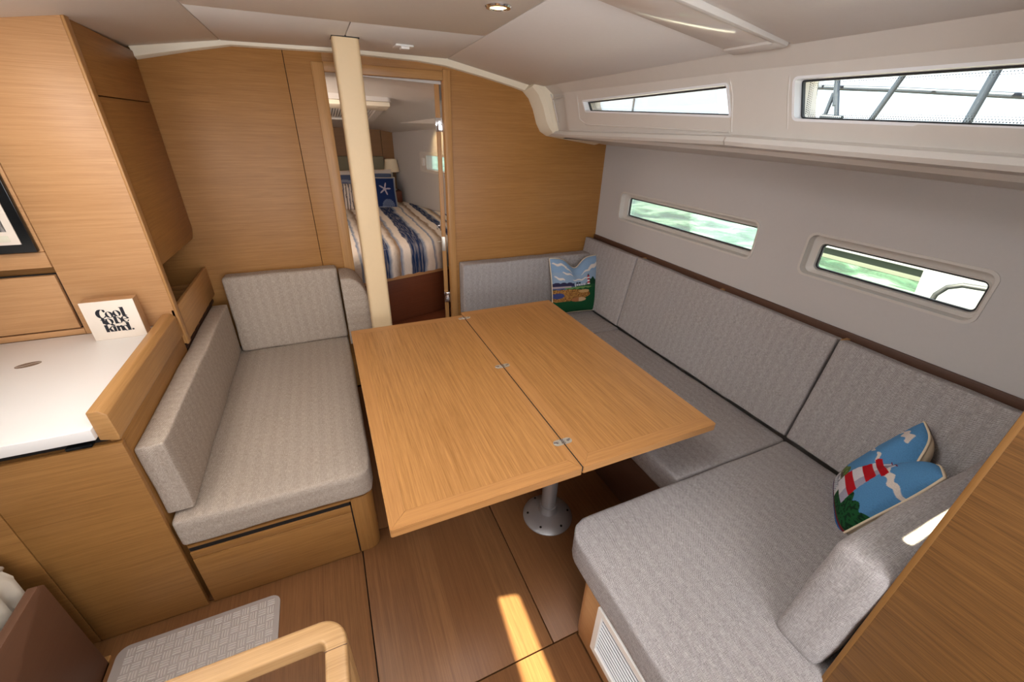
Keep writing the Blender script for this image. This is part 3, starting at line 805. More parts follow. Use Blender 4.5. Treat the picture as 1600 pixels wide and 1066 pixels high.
# ------------------------------------------------------------------ galley
ga = empty('galley_cabinet', (-1.0, 1.7, 0), 'low oak galley cabinet under the white worktop', 'cabinet')
box('carcass', -1.64, -.706, 1.337, 2.058, 0, .834, 'gal_wood', ga, 'x', 0)
box('front_panel', -1.000, -.672, 1.318, 1.336, .004, .834, 'gal_wood', ga, 'x', .0015)
box('front_panel', -1.64, -1.003, 1.318, 1.336, .004, .834, 'gal_wood', ga, 'x', .0015)
box('shadow_gap', -1.64, -.70, 1.345, 1.40, .834, .868, 'black', ga, 'x', 0)
box('latch', -.80, -.74, 1.322, 1.345, .836, .846, 'blackgloss', ga, 'x', .002)
wt = empty('worktop', (-1.1, 1.68, .868), 'white solid-surface galley worktop with a small brown inlay', 'worktop')
box('slab', -1.64, -.716, 1.305, 2.062, .868, .9055, 'worktop', wt, 'x', .003)
def inlay(cx, cy):
    for s in (0, 1):
        pts = []
        if s == 0:
            for i in range(13): a = pi*i/12; pts.append((cos(a)*.034, sin(a)*.019))
            pts += [(-.03, .004), (-.01, .0005), (.012, .0065), (.03, .004)]
        else:
            for i in range(13): a = pi+pi*i/12; pts.append((cos(a)*.034, sin(a)*.019))
            pts += [(.03, -.001), (.012, .0025), (-.01, -.004), (-.03, -.001)]
        ang = math.radians(18)
        pts = [(cx+x*cos(ang)-y*sin(ang), cy+x*sin(ang)+y*cos(ang)) for x, y in pts]
        finish('inlay', bm_prism(pts, 'xy', .9052, .9061), 'inlay', wt, 'x')
inlay(-1.062, 1.825)
fd = empty('fiddle_partition', (-.69, 1.68, 0), 'oak partition with thick raised coaming between worktop and port seat', 'partition')
box('side_panel', -.704, -.6775, 1.338, 2.06, 0, .90, 'gal_wood', fd, 'y', .001)
prism('coaming', [(-.716, .856), (-.672, .844), (-.669, .858), (-.672, .938), (-.688, .955), (-.716, .955)], 'xz', 1.318, 2.058, 'solid_oak', fd, 'y', .004)
# tall cabinet column aft face
tc = empty('tall_cabinet', (-1.15, 2.1, .9), 'tall oak wall cabinet rising from the worktop to the ceiling', 'cabinet')
box('column_panel', -.981, -.672, 2.062, 2.095, .9056, 1.99, 'cab_wood', tc, 'x', .001)
box('corner_edge', -.672, -.662, 2.060, 2.097, .80, 1.99, 'solid_oak', tc, 'z', .003)
box('upper_panel', -1.64, -.984, 2.062, 2.095, 1.248, 1.99, 'cab_wood', tc, 'x', .001)
box('rail_panel', -1.64, -.984, 2.060, 2.095, 1.188, 1.246, 'cab_wood', tc, 'x', .001)
box('recess_back', -1.64, -.984, 2.105, 2.12, 1.14, 1.19, 'gal_wood', tc, 'x', 0)
box('flap_door', -1.64, -.990, 2.060, 2.078, .936, 1.156, 'cab_wood', tc, 'x', .0015)
box('flap_gap', -1.64, -.983, 2.079, 2.086, .928, 1.160, 'black', tc, 'x', 0)
box('bottom_rail', -1.64, -.984, 2.064, 2.095, .9056, .929, 'cab_wood', tc, 'x', .001)
# framed picture on its face
pc = empty('framed_picture', (-1.3, 2.05, 1.26), 'black framed picture with cream border at the left edge', 'picture')
box('frame', -1.62, -.992, 2.040, 2.060, 1.252, 1.76, 'blackgloss', pc, 'x', .003)
box('mat_border', -1.58, -1.022, 2.0365, 2.0405, 1.283, 1.715, 'sign_face', pc, 'x', .0005)
def picmat():
    a = N('grey_print', .3)
    f = a.noise(a.uv(14, 14, 'Object'), 1, 5, .65, 1.5)
    a.col(a.ramp(f, [(.35, (.02, .02, .03)), (.5, (.10, .09, .09)), (.62, (.32, .30, .28))]))
    return a.m
M['pic'] = picmat()
box('print', -1.575, -1.043, 2.0345, 2.0368, 1.330, 1.71, 'pic', pc, 'x', 0)
box('plaque', -1.56, -1.045, 2.0345, 2.0368, 1.294, 1.316, 'canvas', pc, 'x', .0006)
# cabinet side facing the seat
sc_ = empty('side_cabinet', (-.68, 2.4, 1.15), 'oak side cabinet with two doors above the open pocket shelf', 'cabinet')
prism('lower_door', [(2.099, 1.150), (2.66, 1.138), (2.708, 1.180), (2.708, 1.764), (2.099, 1.764)], 'yz', -.692, -.672, 'gal_wood', sc_, 'y', .0015)
prism('upper_door', [(2.099, 1.768), (2.708, 1.768), (2.708, 1.965), (2.099, 1.985)], 'yz', -.692, -.672, 'gal_wood', sc_, 'y', .0015)
box('carcass', -1.1, -.693, 2.097, 2.715, 1.145, 1.90, 'gal_wood', sc_, 'x', 0)
sh = empty('pocket_shelf', (-.8, 2.4, .78), 'open oak pocket shelf with slatted dividers beside the bulkhead', 'shelf')
box('front_board', -.684, -.668, 2.062, 2.712, .803, .968, 'solid_oak', sh, 'y', .003)
box('hollow_shade', -.71, -.700, 2.062, 2.712, .34, .80, 'black', sh, 'y', 0)  # black sheet standing in for the unlit hollow behind the side cushion
box('bottom_board', -1.02, -.684, 2.10, 2.712, .76, .775, 'dark_wood', sh, 'y', 0)
box('back_board', -.905, -.895, 2.10, 2.712, .77, 1.145, 'hull_vinyl', sh, 'y', 0)
for i in range(6): box('divider', -.893, -.686, 2.17+i*.088, 2.178+i*.088, .775, .905, 'gal_wood', sh, 'x', .001)
# sign
sg = empty('block_sign', (-.838, 1.985, .9056), 'white square block sign reading Cool to be kind. on the worktop', 'sign')
SX0, SX1, SY, SZ0, SZ1 = -.921, -.756, 1.968, .906, 1.066
box('block', SX0, SX1, SY+.001, SY+.048, SZ0, SZ1, 'sign_side', sg, 'z', .001)
box('face_board', SX0, SX1, SY-.001, SY+.0012, SZ0, SZ1, 'sign_face', sg, 'x', .0004)
def lettering():
    t = bmesh.new(); k = [0]
    def pos(u, v): return (SX0+(SX1-SX0)*u, SZ1-(SZ1-SZ0)*v)
    def add(pts):
        k[0] += 1
        c1 = SY-.0014-.00004*k[0]
        bm_prism([pos(*p) for p in pts], 'xz', SY-.0008, c1, bm=t)
    def ring(cu, cv, ru, rv, iu, iv, tilt=0, a0=0, a1=2*pi, sh=0):
        n = 28; O = []; I = []
        for i in range(n+1):
            a = a0+(a1-a0)*i/n
            O.append((cu+ru*cos(a), cv+rv*sin(a)))
            x, y = iu*cos(a), iv*sin(a)
            I.append((cu+sh+x*cos(tilt)-y*sin(tilt), cv+x*sin(tilt)+y*cos(tilt)))
        k[0] += 1; c1 = SY-.0014-.00004*k[0]
        for i in range(n):
            q = [pos(*O[i]), pos(*O[i+1]), pos(*I[i+1]), pos(*I[i])]
            f = [t.verts.new((a, c1, b)) for a, b in q]; t.faces.new(f)
    def bar(u0, u1, v0, v1, sk=.0): add([(u0+sk, v0), (u1+sk, v0), (u1, v1), (u0, v1)])
    # Cool
    ring(.315, .315, .098, .118, .045, .105, .15, .55, 2*pi-.75, .022)
    add([(.355, .205), (.40, .215), (.405, .27), (.375, .28), (.36, .25)])
    ring(.455, .350, .075, .082, .026, .076, -.2)
    ring(.600, .335, .075, .082, .026, .076, -.2)
    bar(.69, .755, .185, .425); add([(.675, .185), (.755, .185), (.755, .195), (.675, .20)]); add([(.69, .405), (.775, .40), (.775, .42), (.69, .43)])
    # to be
    bar(.275, .33, .43, .575); add([(.255, .465), (.36, .455), (.36, .47), (.255, .48)]); add([(.28, .56), (.33, .56), (.38, .59), (.33, .61)])
    ring(.405, .525, .078, .080, .026, .074, -.2); add([(.40, .595), (.44, .59), (.485, .64), (.46, .655), (.41, .63)])
    bar(.505, .560, .400, .600); ring(.585, .520, .072, .080, .030, .072, -.2)
    ring(.712, .500, .078, .080, .034, .070, -.2, .5, 2*pi-.05, .004); add([(.66, .495), (.785, .485), (.785, .497), (.66, .507)])
    # kind.
    bar(.275, .335, .610, .800); add([(.335, .72), (.40, .655), (.415, .665), (.375, .715), (.425, .80), (.36, .80)])
    bar(.425, .475, .660, .800); add([(.41, .66), (.475, .66), (.475, .672), (.41, .675)])
    bar(.492, .540, .660, .800); add([(.54, .68), (.565, .658), (.605, .662), (.615, .70), (.615, .80), (.570, .80), (.570, .70), (.54, .705)])
    ring(.662, .735, .060, .076, .022, .068, -.2); bar(.690, .745, .590, .805); add([(.68, .59), (.745, .59), (.745, .602), (.68, .605)])
    ring(.785, .785, .022, .022, .001, .001)
    return t
finish('lettering', lettering(), 'print_black', sg, 'x')
# lower slab, oven, rail, towel
sl = empty('companionway_cheek', (-.975, .7, 0), 'dark brown low side panel at the bottom left corner', 'panel')
prism('cheek_panel', [(.20, 0), (1.222, 0), (1.222, .455), (1.205, .474), (.20, .485)], 'yz', -.975, -.95, 'cheek', sl, 'y', .002)
ov = empty('galley_stove', (-1.3, .9, 0), 'black stove with steel front rail behind the low side panel', 'stove')
box('body', -1.62, -1.06, .55, 1.27, .02, .62, 'blackgloss', ov, 'y', .004)
box('hob', -1.62, -1.05, .53, 1.28, .62, .645, 'steel', ov, 'y', .003)
tube('towel_rail', [(-1.035, .62, .525), (-1.035, 1.262, .525)], .008, 'steel', ov, 10)
for y in (.64, 1.25): tube('rail_bracket', [(-1.06, y, .525), (-1.035, y, .525)], .006, 'steel', ov, 8)
def towel():
    t = bmesh.new(); rows = []
    n = 30
    for i in range(n+1):
        y = .86 + .375*i/n
        fold = .014*sin(i*1.15)+.008*sin(i*2.7)
        prof = [(-1.047, .44), (-1.048, .53), (-1.035, .54), (-1.020, .53), (-1.008+fold*.4, .50), (-1.005+fold, .44+.012*sin(i*.5)), (-1.004+fold*1.3, .385+.02*sin(i*.45+1))]
        rows.append([t.verts.new((x, y + (.01*sin(z*40)), z)) for x, z in prof])
    for A, B in zip(rows, rows[1:]):
        for j in range(len(A)-1): t.faces.new((A[j], A[j+1], B[j+1], B[j]))
    bmesh.ops.solidify(t, geom=t.faces[:], thickness=.004)
    return t
tag(finish('towel', towel(), 'towel', None, 'y', smooth=True), 'white towel hanging over the stove rail at the left edge', 'towel')

# mat on the floor
def mat_():
    t = bm_prism(rrect(-.935, -.418, 1.02, 1.262, .035, 6), 'xy', 0.0005, .006, .0015)
    return t
mt = empty('floor_mat', (-.68, 1.1, 0.0), 'grey basket-weave textured rubber mat on the floor by the galley', 'mat')
finish('mat_base', mat_(), 'matte_grey', mt, 'x', autosmooth=.5)
t = bmesh.new()
for i in range(16):
    for j in range(7):
        x = -.905 + i*.0295; y = 1.042 + j*.0295
        if (i+j) % 2: bars_ = [(x, x+.026, y+.003+k*.0085, y+.008+k*.0085) for k in range(3)]
        else: bars_ = [(x+.002+k*.0085, x+.007+k*.0085, y, y+.026) for k in range(3)]
        for (a, b, c, d) in bars_:
            vs = [t.verts.new(p) for p in ((a, c, .006), (b, c, .006), (b, d, .006), (a, d, .006), (a+.001, c+.001, .0088), (b-.001, c+.001, .0088), (b-.001, d-.001, .0088), (a+.001, d-.001, .0088))]
            for f in ((4, 5, 6, 7), (0, 1, 5, 4), (1, 2, 6, 5), (2, 3, 7, 6), (3, 0, 4, 7)): t.faces.new([vs[q] for q in f])
tag(finish('raised_weave', t, 'mat_raised', mt, 'x'), kind='stuff')
# pale floor board at left of mat
box('trim_2', -.972, -.950, .2, 1.245, 0, .012, 'solid_oak', None, 'y', .002)['kind'] = 'structure'

# ------------------------------------------------------------------ handrail in the foreground
hr = empty('handrail', (-.3, .45, 0), 'pale oak rounded handrail frame in the foreground', 'handrail')
RZ = .9
def rail():
    # U shape in plan, flat section with eased edges: outer/inner offset curves
    xo, yo, r, w = -.088, .512, .045, .036
    outer = [(-1.0, yo+.004)] + [(xo-r+r*sin(a*pi/20), yo-r+r*cos(a*pi/20)) for a in range(11)] + [(xo-.002, .0)]
    ri = .014; xi, yi = xo-w, yo-w
    inner = [(-1.0, yi+.004)] + [(xi-ri+ri*sin(a*pi/20), yi-ri+ri*cos(a*pi/20)) for a in range(11)] + [(xi-.002, .0)]
    t = bmesh.new(); n = len(outer)
    V = [[t.verts.new((a, b, z)) for a, b in L] for L in (outer, inner) for z in (RZ-.034, RZ)]
    for i in range(n-1):
        t.faces.new((V[0][i], V[0][i+1], V[2][i+1], V[2][i])); t.faces.new((V[1][i], V[3][i], V[3][i+1], V[1][i+1]))
        t.faces.new((V[0][i], V[1][i], V[1][i+1], V[0][i+1])); t.faces.new((V[2][i], V[2][i+1], V[3][i+1], V[3][i]))
    for i in (0, n-1): t.faces.new((V[0][i], V[1][i], V[3][i], V[2][i]))
    bmesh.ops.recalc_face_normals(t, faces=t.faces)
    ed = [e for e in t.edges if len(e.link_faces) == 2 and e.calc_face_angle(0) > 1.0]
    bmesh.ops.bevel(t, geom=ed, offset=.006, segments=3, profile=.5, affect='EDGES')
    return t
o = finish('top_rail', rail(), 'rail_oak', hr, 'x', autosmooth=.8)
box('corner_leg', -.122, -.092, .42, .505, 0, RZ-.034, 'rail_oak', hr, 'z', .008)
box('joint_line', -.1245, -.0875, .4545, .4553, RZ-.001, RZ+.0006, 'dark_wood', hr, 'x', 0)
box('infill_panel', -.94, -.13, .02, .47, .40, .42, 'cheek', hr, 'x', .002)
box('front_apron', -.94, -.13, .47, .488, 0, .42, 'cheek', hr, 'x', .002)

# ------------------------------------------------------------------ ceiling fittings
def downlight(x, y, z, label):
    d = empty('downlight', (x, y, z), label, 'ceiling light')
    n = 32
    def ringz(prof, name, mat):
        t = bmesh.new(); rr = [[t.verts.new((x+r*cos(2*pi*j/n), y+r*sin(2*pi*j/n), z+zz)) for j in range(n)] for r, zz in prof]
        for a, b in zip(rr, rr[1:]):
            for j in range(n): t.faces.new((a[j], a[(j+1) % n], b[(j+1) % n], b[j]))
        t.faces.new(rr[-1])
        return finish(name, t, mat, d, 'z', autosmooth=.6)
    ringz([(.042, 0), (.042, -.004), (.039, -.008), (.029, -.009), (.027, -.005)], 'bezel', 'chrome')
    ringz([(.026, -.006), (.018, -.008), (.001, -.0085)], 'lens', 'lamp_on')
    light('downlight_bulb', 'SPOT', (x, y, z-.014), (x, y, 0), 3.0, (1.0, .74, .42), .02, spot=2.4, blend=.6)
downlight(.605, 1.508, ZC, 'lit round chrome downlight in the saloon ceiling')
sn = empty('ceiling_sensor', (.475, 2.42, ZC), 'small square white switch plate on the ceiling near the post', 'sensor')
box('plate', .432, .518, 2.375, 2.465, ZC-.008, ZC, 'white', sn, 'x', .003)
box('button', .455, .495, 2.365, 2.42, ZC-.020, ZC-.008, 'white', sn, 'x', .003)

# ------------------------------------------------------------------ printed pillows
def grass(u, v, s=1): return noise.noise(Vector((u*s, v*s, 3.1)))
SKY = (142, 170, 200); SKY2 = (92, 148, 196); WHT = (232, 218, 206)
def paint1(u, v):
    """u right, v up : marsh landscape with a small striped lighthouse"""
    def cloud(cx, cy, w, h, tilt=0.0):
        x = (u-cx)/w; y = (v-cy-tilt*(u-cx) - .012*sin(u*40))/h
        return x*x+y*y < 1
    c = SKY if v > .75 else (150, 172, 196)
    if cloud(.16, .89, .14, .022, -.1) or cloud(.30, .84, .10, .016, -.6): c = WHT
    if cloud(.30, .735, .11, .018, -.1): c = WHT
    if cloud(.13, .64, .10, .02, -.35): c = WHT
    if cloud(.56, .625, .17, .016, 0): c = WHT
    if u > .58 and cloud(.86, .82, .27, .035 if u > .75 else .02, .32): c = WHT
    hor = .52
    if v < hor+.03+.02*abs(sin(u*24)) and u < .42: c = (52, 48, 78)
    if v < .50 and u < .45: c = (86, 92, 136)
    if .43 < u < .70 and .475 < v < .535: c = (206, 206, 214) if int(u*60) % 3 else (120, 124, 150)
    for tx in (.48, .535):
        if (u-tx)**2+(v-.555)**2*2 < .0007: c = (38, 50, 66)
    gl = .53+.04*sin(u*17)+.015*sin(u*61)
    if u > .68 and v < gl+.05: c = (24, 66, 40)
    if v < .50 and u > .45: c = (34, 84, 48)
    if ((u-.50)/.30)**2+((v-.455)/.025)**2 < 1: c = (110, 146, 84)
    if u < .25+.1 and .47 < v < .50: c = (176, 160, 160)
    if v < .44 + .01*sin(u*50):
        c = (20, 78, 44)
        m_ = ((u-.18)/.58)**2+((v-.33)/.11)**2
        if m_ < 1: c = (180, 130, 66) if grass(u, v, 60) > -.05 else (120, 76, 40)
        if ((u-.62)/.12)**2+((v-.385)/.03)**2 < 1: c = (196, 156, 104)
        if ((u-.50)/.16)**2+((v-.235)/.04)**2 < 1: c = (206, 170, 130) if u > .5 else (170, 110, 70)
        if ((u-.08)/.12)**2+((v-.33)/.05)**2 < 1: c = (66, 74, 124)
    lx = .735
    if abs(u-lx) < .030-.02*(v-.5) and .50 < v < .665:
        c = (186, 40, 50) if int((v-.50)/.028) % 2 else (232, 226, 226)
    if abs(u-lx) < .014 and .665 <= v < .70: c = (70, 70, 80)
    return c
def paint2(u, v):
    """big lighthouse, sky and clouds"""
    c = SKY2
    def cloud(cx, cy, w, h, tilt=0.0):
        x = (u-cx)/w; y = (v-cy-tilt*(u-cx)-.012*sin(u*55))/h
        return x*x+y*y < 1
    if cloud(.15, .60, .11, .022, .1) or cloud(.22, .90, .11, .035, .25) or cloud(.10, .86, .06, .018, .5): c = WHT
    if cloud(.40, .66, .08, .022, -.1) or cloud(.86, .68, .17, .035, -.15) : c = WHT
    # shore and houses at the left side and below
    if v < .34+.03*sin(u*22) and u < .45: c = (120, 136, 74) if grass(u, v, 30) > 0 else (86, 110, 60)
    if v < .27: c = (150, 140, 116) if grass(u, v, 22) > 0 else (96, 84, 70)
    if v < .22: c = (226, 222, 222)
    for hx in (.12, .30, .42):
        if abs(u-hx) < .06 and .06 < v < .17: c = (232, 230, 234) if (int(u*70)+int(v*60)) % 3 else (110, 128, 150)
        if v >= .17 and v < .17+max(0, .06-abs(u-hx)): c = (150, 150, 158)
    if .55 < u and v < .30+.05*abs(sin(u*26)): c = (28, 84, 44) if grass(u, v, 40) > -.1 else (18, 50, 30)
    if v < .06: c = (36, 106, 170)
    if .06 <= v < .085: c = (110, 40, 44)
    # tower
    w = .18 - .10*(v-.2)
    lx = .60
    if abs(u-lx) < w and .18 < v < .70:
        k = int((v-.18)/.104)
        c = (196, 24, 36) if k % 2 else (228, 222, 226)
        if u > lx+w*.3 and k % 2 == 0: c = (178, 172, 190)
    if abs(u-lx) < .185-.04*abs(v-.66)*8 and .63 < v < .705: c = (190, 20, 32)
    if abs(u-lx) < .11 and .705 <= v < .78: c = (216, 214, 224) if int(u*50) % 3 else (90, 100, 130)
    if abs(u-lx) < .125 and .78 <= v < .79: c = (120, 30, 60)
    if abs(u-lx) < .075 and .79 <= v < .845: c = (40, 60, 96) if int(u*110) % 2 else (210, 216, 226)
    if v >= .845 and v < .845+max(0, (.075-abs(u-lx))*.9): c = (40, 104, 66)
    return c
def pillow(name, label, W_, H_, Th, frame, paint, notch=.0, nw=.16, back='backing', ears=.0, n=96, mat='print', warp=None):
    root = empty(name, frame.translation, label, 'pillow')
    def surf(u, v, s):
        x = (u-.5)*W_; y = (v-.5)*H_
        # concave sides
        ex = 1-.055*sin(pi*v); ey = 1-.04*sin(pi*u)
        x *= ex; y *= ey
        d = notch*exp(-((u-.5)/nw)**2)*max(0, (v-.35)/.65)**2
        y -= d
        e = max(0, 16*u*(1-u)*v*(1-v))**.42
        z = s*Th/2*e*(1-.5*exp(-((u-.5)/(nw*.9))**2)*max(0, v-.45)/.55*(1 if notch else 0))
        z += .004*noise.noise(Vector((u*5, v*5, s)))*e
        p = Vector((x, y, z))
        if warp: p = warp(p, u, v)
        return p
    for s, nm, mt_ in ((1, 'printed_front', mat), (-1, 'back_cover', back)):
        me = D.meshes.new(nm); V = []; F = []; C_ = []
        for j in range(n+1):
            for i in range(n+1):
                V.append(surf(i/n, j/n, s)); C_.append(paint(i/n, j/n) if paint else (200, 180, 150))
        for j in range(n):
            for i in range(n):
                a = j*(n+1)+i; q = (a, a+1, a+n+2, a+n+1); F.append(q if s > 0 else q[::-1])
        me.from_pydata(V, [], F)
        ul = me.uv_layers.new(name='UVMap')
        for p in me.polygons:
            for li in p.loop_indices:
                vi = me.loops[li].vertex_index; ul.data[li].uv = ((vi % (n+1))/n*W_, (vi//(n+1))/n*H_)
        if s > 0 and paint:
            at = me.color_attributes.new('print', 'FLOAT_COLOR', 'POINT')
            buf = []
            for c in C_: buf += [*s2l(c), 1]
            at.data.foreach_set('color', buf)
        me.polygons.foreach_set('use_smooth', [True]*len(me.polygons))
        me.transform(frame); me.transform(Matrix.Translation(-frame.translation))
        me.materials.append(M[mt_]); o = D.objects.new(nm, me); COL.objects.link(o); o.parent = root
    k = 30; loop = [(i/k, 0) for i in range(k)]+[(1, i/k) for i in range(k)]+[(1-i/k, 1) for i in range(k)]+[(0, 1-i/k) for i in range(k)]
    pts = [frame @ surf(a, b, 0) for a, b in loop]
    tube('piping', pts, .0042, 'piping', root, 8, closed=True)
    return root
def fr(origin, xdir, ydir):
    x = Vector(xdir).normalized(); y = Vector(ydir); y = (y-x*y.dot(x)).normalized(); z = x.cross(y)
    mm = Matrix.Identity(4)
    for i in range(3): mm[i][0] = x[i]; mm[i][1] = y[i]; mm[i][2] = z[i]; mm[i][3] = origin[i]
    return mm
pillow('throw_pillow', 'throw pillow printed with green marsh, sky and tiny lighthouse in the forward corner', .40, .42, .12,
       fr((1.645, 2.475, .672), (.40, -.03, .0), (.03, .13, .42)), paint1, .075, .17, n=170)
def w2(p, u, v):
    t_ = max(0, (v-.45)/.55)
    p.z += .018*t_*t_*(abs(u-.5)*2)**1.5 - .012*t_*exp(-((u-.5)/.14)**2)
    return p
pillow('throw_pillow', 'crumpled blue throw pillow printed with a large red and white lighthouse', .31, .40, .15,
       fr((1.662, .412, .632), (-.22, -.14, -.005), (.02, -.16, .35)), paint2, .085, .15, n=170, warp=w2)

# ------------------------------------------------------------------ forward cabin
fc = empty('wall_cabin', (0.5, 4.2, 0), 'forward cabin shell with oak end panel and pale hull sides', kind='structure')
FZ = .20
def wallx(y): return 1.2-.287*(y-4.6)
def vquad(name, pts, mat, par, th=(0, 0, 0), grain='x'):
    b = bmesh.new(); A = [b.verts.new(p) for p in pts]; B = [b.verts.new(Vector(p)+Vector(th)) for p in pts]; n = len(pts)
    b.faces.new(A); b.faces.new(B[::-1])
    for i in range(n): b.faces.new((A[i], A[(i+1) % n], B[(i+1) % n], B[i]))
    return finish(name, b, mat, par, grain)
cwh = vquad('hull_side', [(wallx(YB+.03), YB+.03, 0), (wallx(5.75), 5.75, 0), (wallx(5.75), 5.75, 1.72), (wallx(YB+.03), YB+.03, 1.72)], 'hull_vinyl', fc, (.06, .017, 0), 'y')
vquad('port_side', [(-.7, YB+.03, 0), (-.3, 5.75, 0), (-.3, 5.75, 1.95), (-.7, YB+.03, 1.95)], 'cab_wood', fc, (-.05, 0, 0), 'y')
box('end_panel', -.4, .755, 5.66, 5.70, .2, 1.70, 'end_wood', fc, 'x', 0); box('end_panel', .76, 1.0, 5.66, 5.70, .2, 1.70, 'end_wood', fc, 'x', 0)
box('end_backing', -.4, 1.1, 5.70, 5.71, .2, 2.0, 'black', fc, 'x', 0)
box('end_lintel', -.4, 1.05, 5.60, 5.70, 1.69, 2.02, 'gelcoat', fc, 'x', 0)
box('cabin_sole', -.7, 1.8, YB+.03, 5.7, FZ-.03, FZ, 'mahog', fc, 'y', 0)
def tilt(b):
    for v in b.verts:
        if v.co.y > 3.1: v.co.z -= (v.co.y-3.1)*.105*(1 if v.co.x < 1.2 else 0)
# cabin overhead: flat centre then moulded shelf to the hull side
t = bmesh.new()
for ya, yb in ((YB+.05, 3.1), (3.1, 5.75)): bm_prism([(-.8, 1.97), (.75, 1.93), (1.15, 1.86), (1.40, 1.72), (1.75, 1.67), (1.9, 1.67), (1.9, 1.72), (1.5, 1.745), (1.22, 1.93), (.8, 2.05), (-.8, 2.07)], 'xz', ya, yb, 0, bm=t)
tilt(t)
ch = finish('cabin_overhead', t, 'gelcoat', fc, 'y', autosmooth=.6)
def shelf_lip():
    b = bmesh.new(); rows = []
    for y in (YB+.03, 3.6, 4.6, 5.6):
        wx = wallx(y); zt = 1.83 if y < 4 else 1.96
        rows.append([b.verts.new(p) for p in ((wx-.32, y, 1.80), (wx-.30, y, 1.735), (wx-.05, y, 1.69), (wx+.02, y, 1.69), (wx+.02, y, 1.72), (wx-.28, y, zt))])
    for A, B in zip(rows, rows[1:]):
        for j in range(6): b.faces.new((A[j], A[(j+1) % 6], B[(j+1) % 6], B[j]))
    b.faces.new(rows[0]); b.faces.new(rows[-1][::-1])
    return b
finish('overhead_shelf', shelf_lip(), 'gelcoat', fc, 'y', autosmooth=.5)
# cabin deck hatch with pleated blind
hb = empty('cabin_hatch', (.3, 4.2, 1.8), 'forward cabin ceiling hatch with a pleated blind, cream frame', 'hatch')
HZ = 1.955
def tb_(name, bm, mat):
    for v in bm.verts: v.co.z -= (v.co.y-3.1)*.105
    return finish(name, bm, mat, hb, 'x', autosmooth=.5)
tb_('frame', bm_ring(rrect(-.02, .58, 3.55, 4.75, .03, 4), rrect(.04, .52, 3.80, 4.68, .02, 4), 'xy', HZ-.045, HZ+.02), 'gelcoat')
tb_('housing', bm_box(-.01, .57, 3.57, 3.78, HZ-.075, HZ-.045, .006), 'cream')
for i in range(22):
    tb_('blind_pleat', bm_box(.045+i*.0215, .045+i*.0215+.014, 3.81, 4.67, HZ-.030, HZ-.018, .002), 'white')
tb_('blind_glass', bm_box(.03, .53, 3.79, 4.69, HZ-.014, HZ-.010), 'seal')
# cabin port window on the slanting hull side
w6 = empty('window_6', (wallx(4.77), 4.77, 1.36), 'small port in the forward cabin hull side', kind='structure')
wd = Vector((-.287, 1, 0)).normalized(); wn = Vector((-1, -.287, 0)).normalized()
def onwall(s, z, d=0): # s = y coordinate
    return Vector((wallx(s), s, z)) + wn*d
def wallpoly(name, pts, d0, d1, mat, par, inner=None):
    b = bmesh.new()
    if inner is None:
        A = [b.verts.new(onwall(a, c, d0)) for a, c in pts]; B = [b.verts.new(onwall(a, c, d1)) for a, c in pts]; n = len(pts)
        b.faces.new(A); b.faces.new(B[::-1])
        for i in range(n): b.faces.new((A[i], A[(i+1) % n], B[(i+1) % n], B[i]))
    else:
        n = len(pts); V = [[b.verts.new(onwall(a, c, d)) for a, c in L] for L in (pts, inner) for d in (d0, d1)]
        for i in range(n):
            j = (i+1) % n
            b.faces.new((V[0][i], V[0][j], V[2][j], V[2][i])); b.faces.new((V[1][i], V[3][i], V[3][j], V[1][j]))
            b.faces.new((V[0][i], V[1][i], V[1][j], V[0][j])); b.faces.new((V[2][i], V[2][j], V[3][j], V[3][i]))
    return finish(name, b, mat, par, 'y')
b = bmesh.new(); pts = rrect(4.30, 4.87, 1.285, 1.432, .02)
A = [b.verts.new(onwall(a, c, .1)) for a, c in pts]; B = [b.verts.new(onwall(a, c, -.15)) for a, c in pts]
b.faces.new(A); b.faces.new(B[::-1])
for i in range(len(pts)): b.faces.new((A[i], A[(i+1) % len(pts)], B[(i+1) % len(pts)], B[i]))
cut(cwh, [b]); setuv(cwh.data, 'y')
wallpoly('surround', rrect(4.22, 5.01, 1.255, 1.462, .03), -.001, .012, 'gelcoat', w6, rrect(4.30, 4.87, 1.285, 1.432, .02))
wallpoly('pane', rrect(4.29, 4.88, 1.28, 1.437, .02), -.05, -.044, 'glass', w6)
wallpoly('latch', rrect(4.90, 4.94, 1.32, 1.40, .01), .012, .03, 'white', w6)
tag(box('headboard', -.30, .757, 5.60, 5.655, .60, 1.372, 'headboard', None, 'x', .012), 'grey padded headboard at the end of the forward cabin bed', 'headboard')
tag(box('trim_3', .6, .62, 5.60, 5.66, .6, .61, 'mahog', None, 'x', 0), kind='structure') if False else None
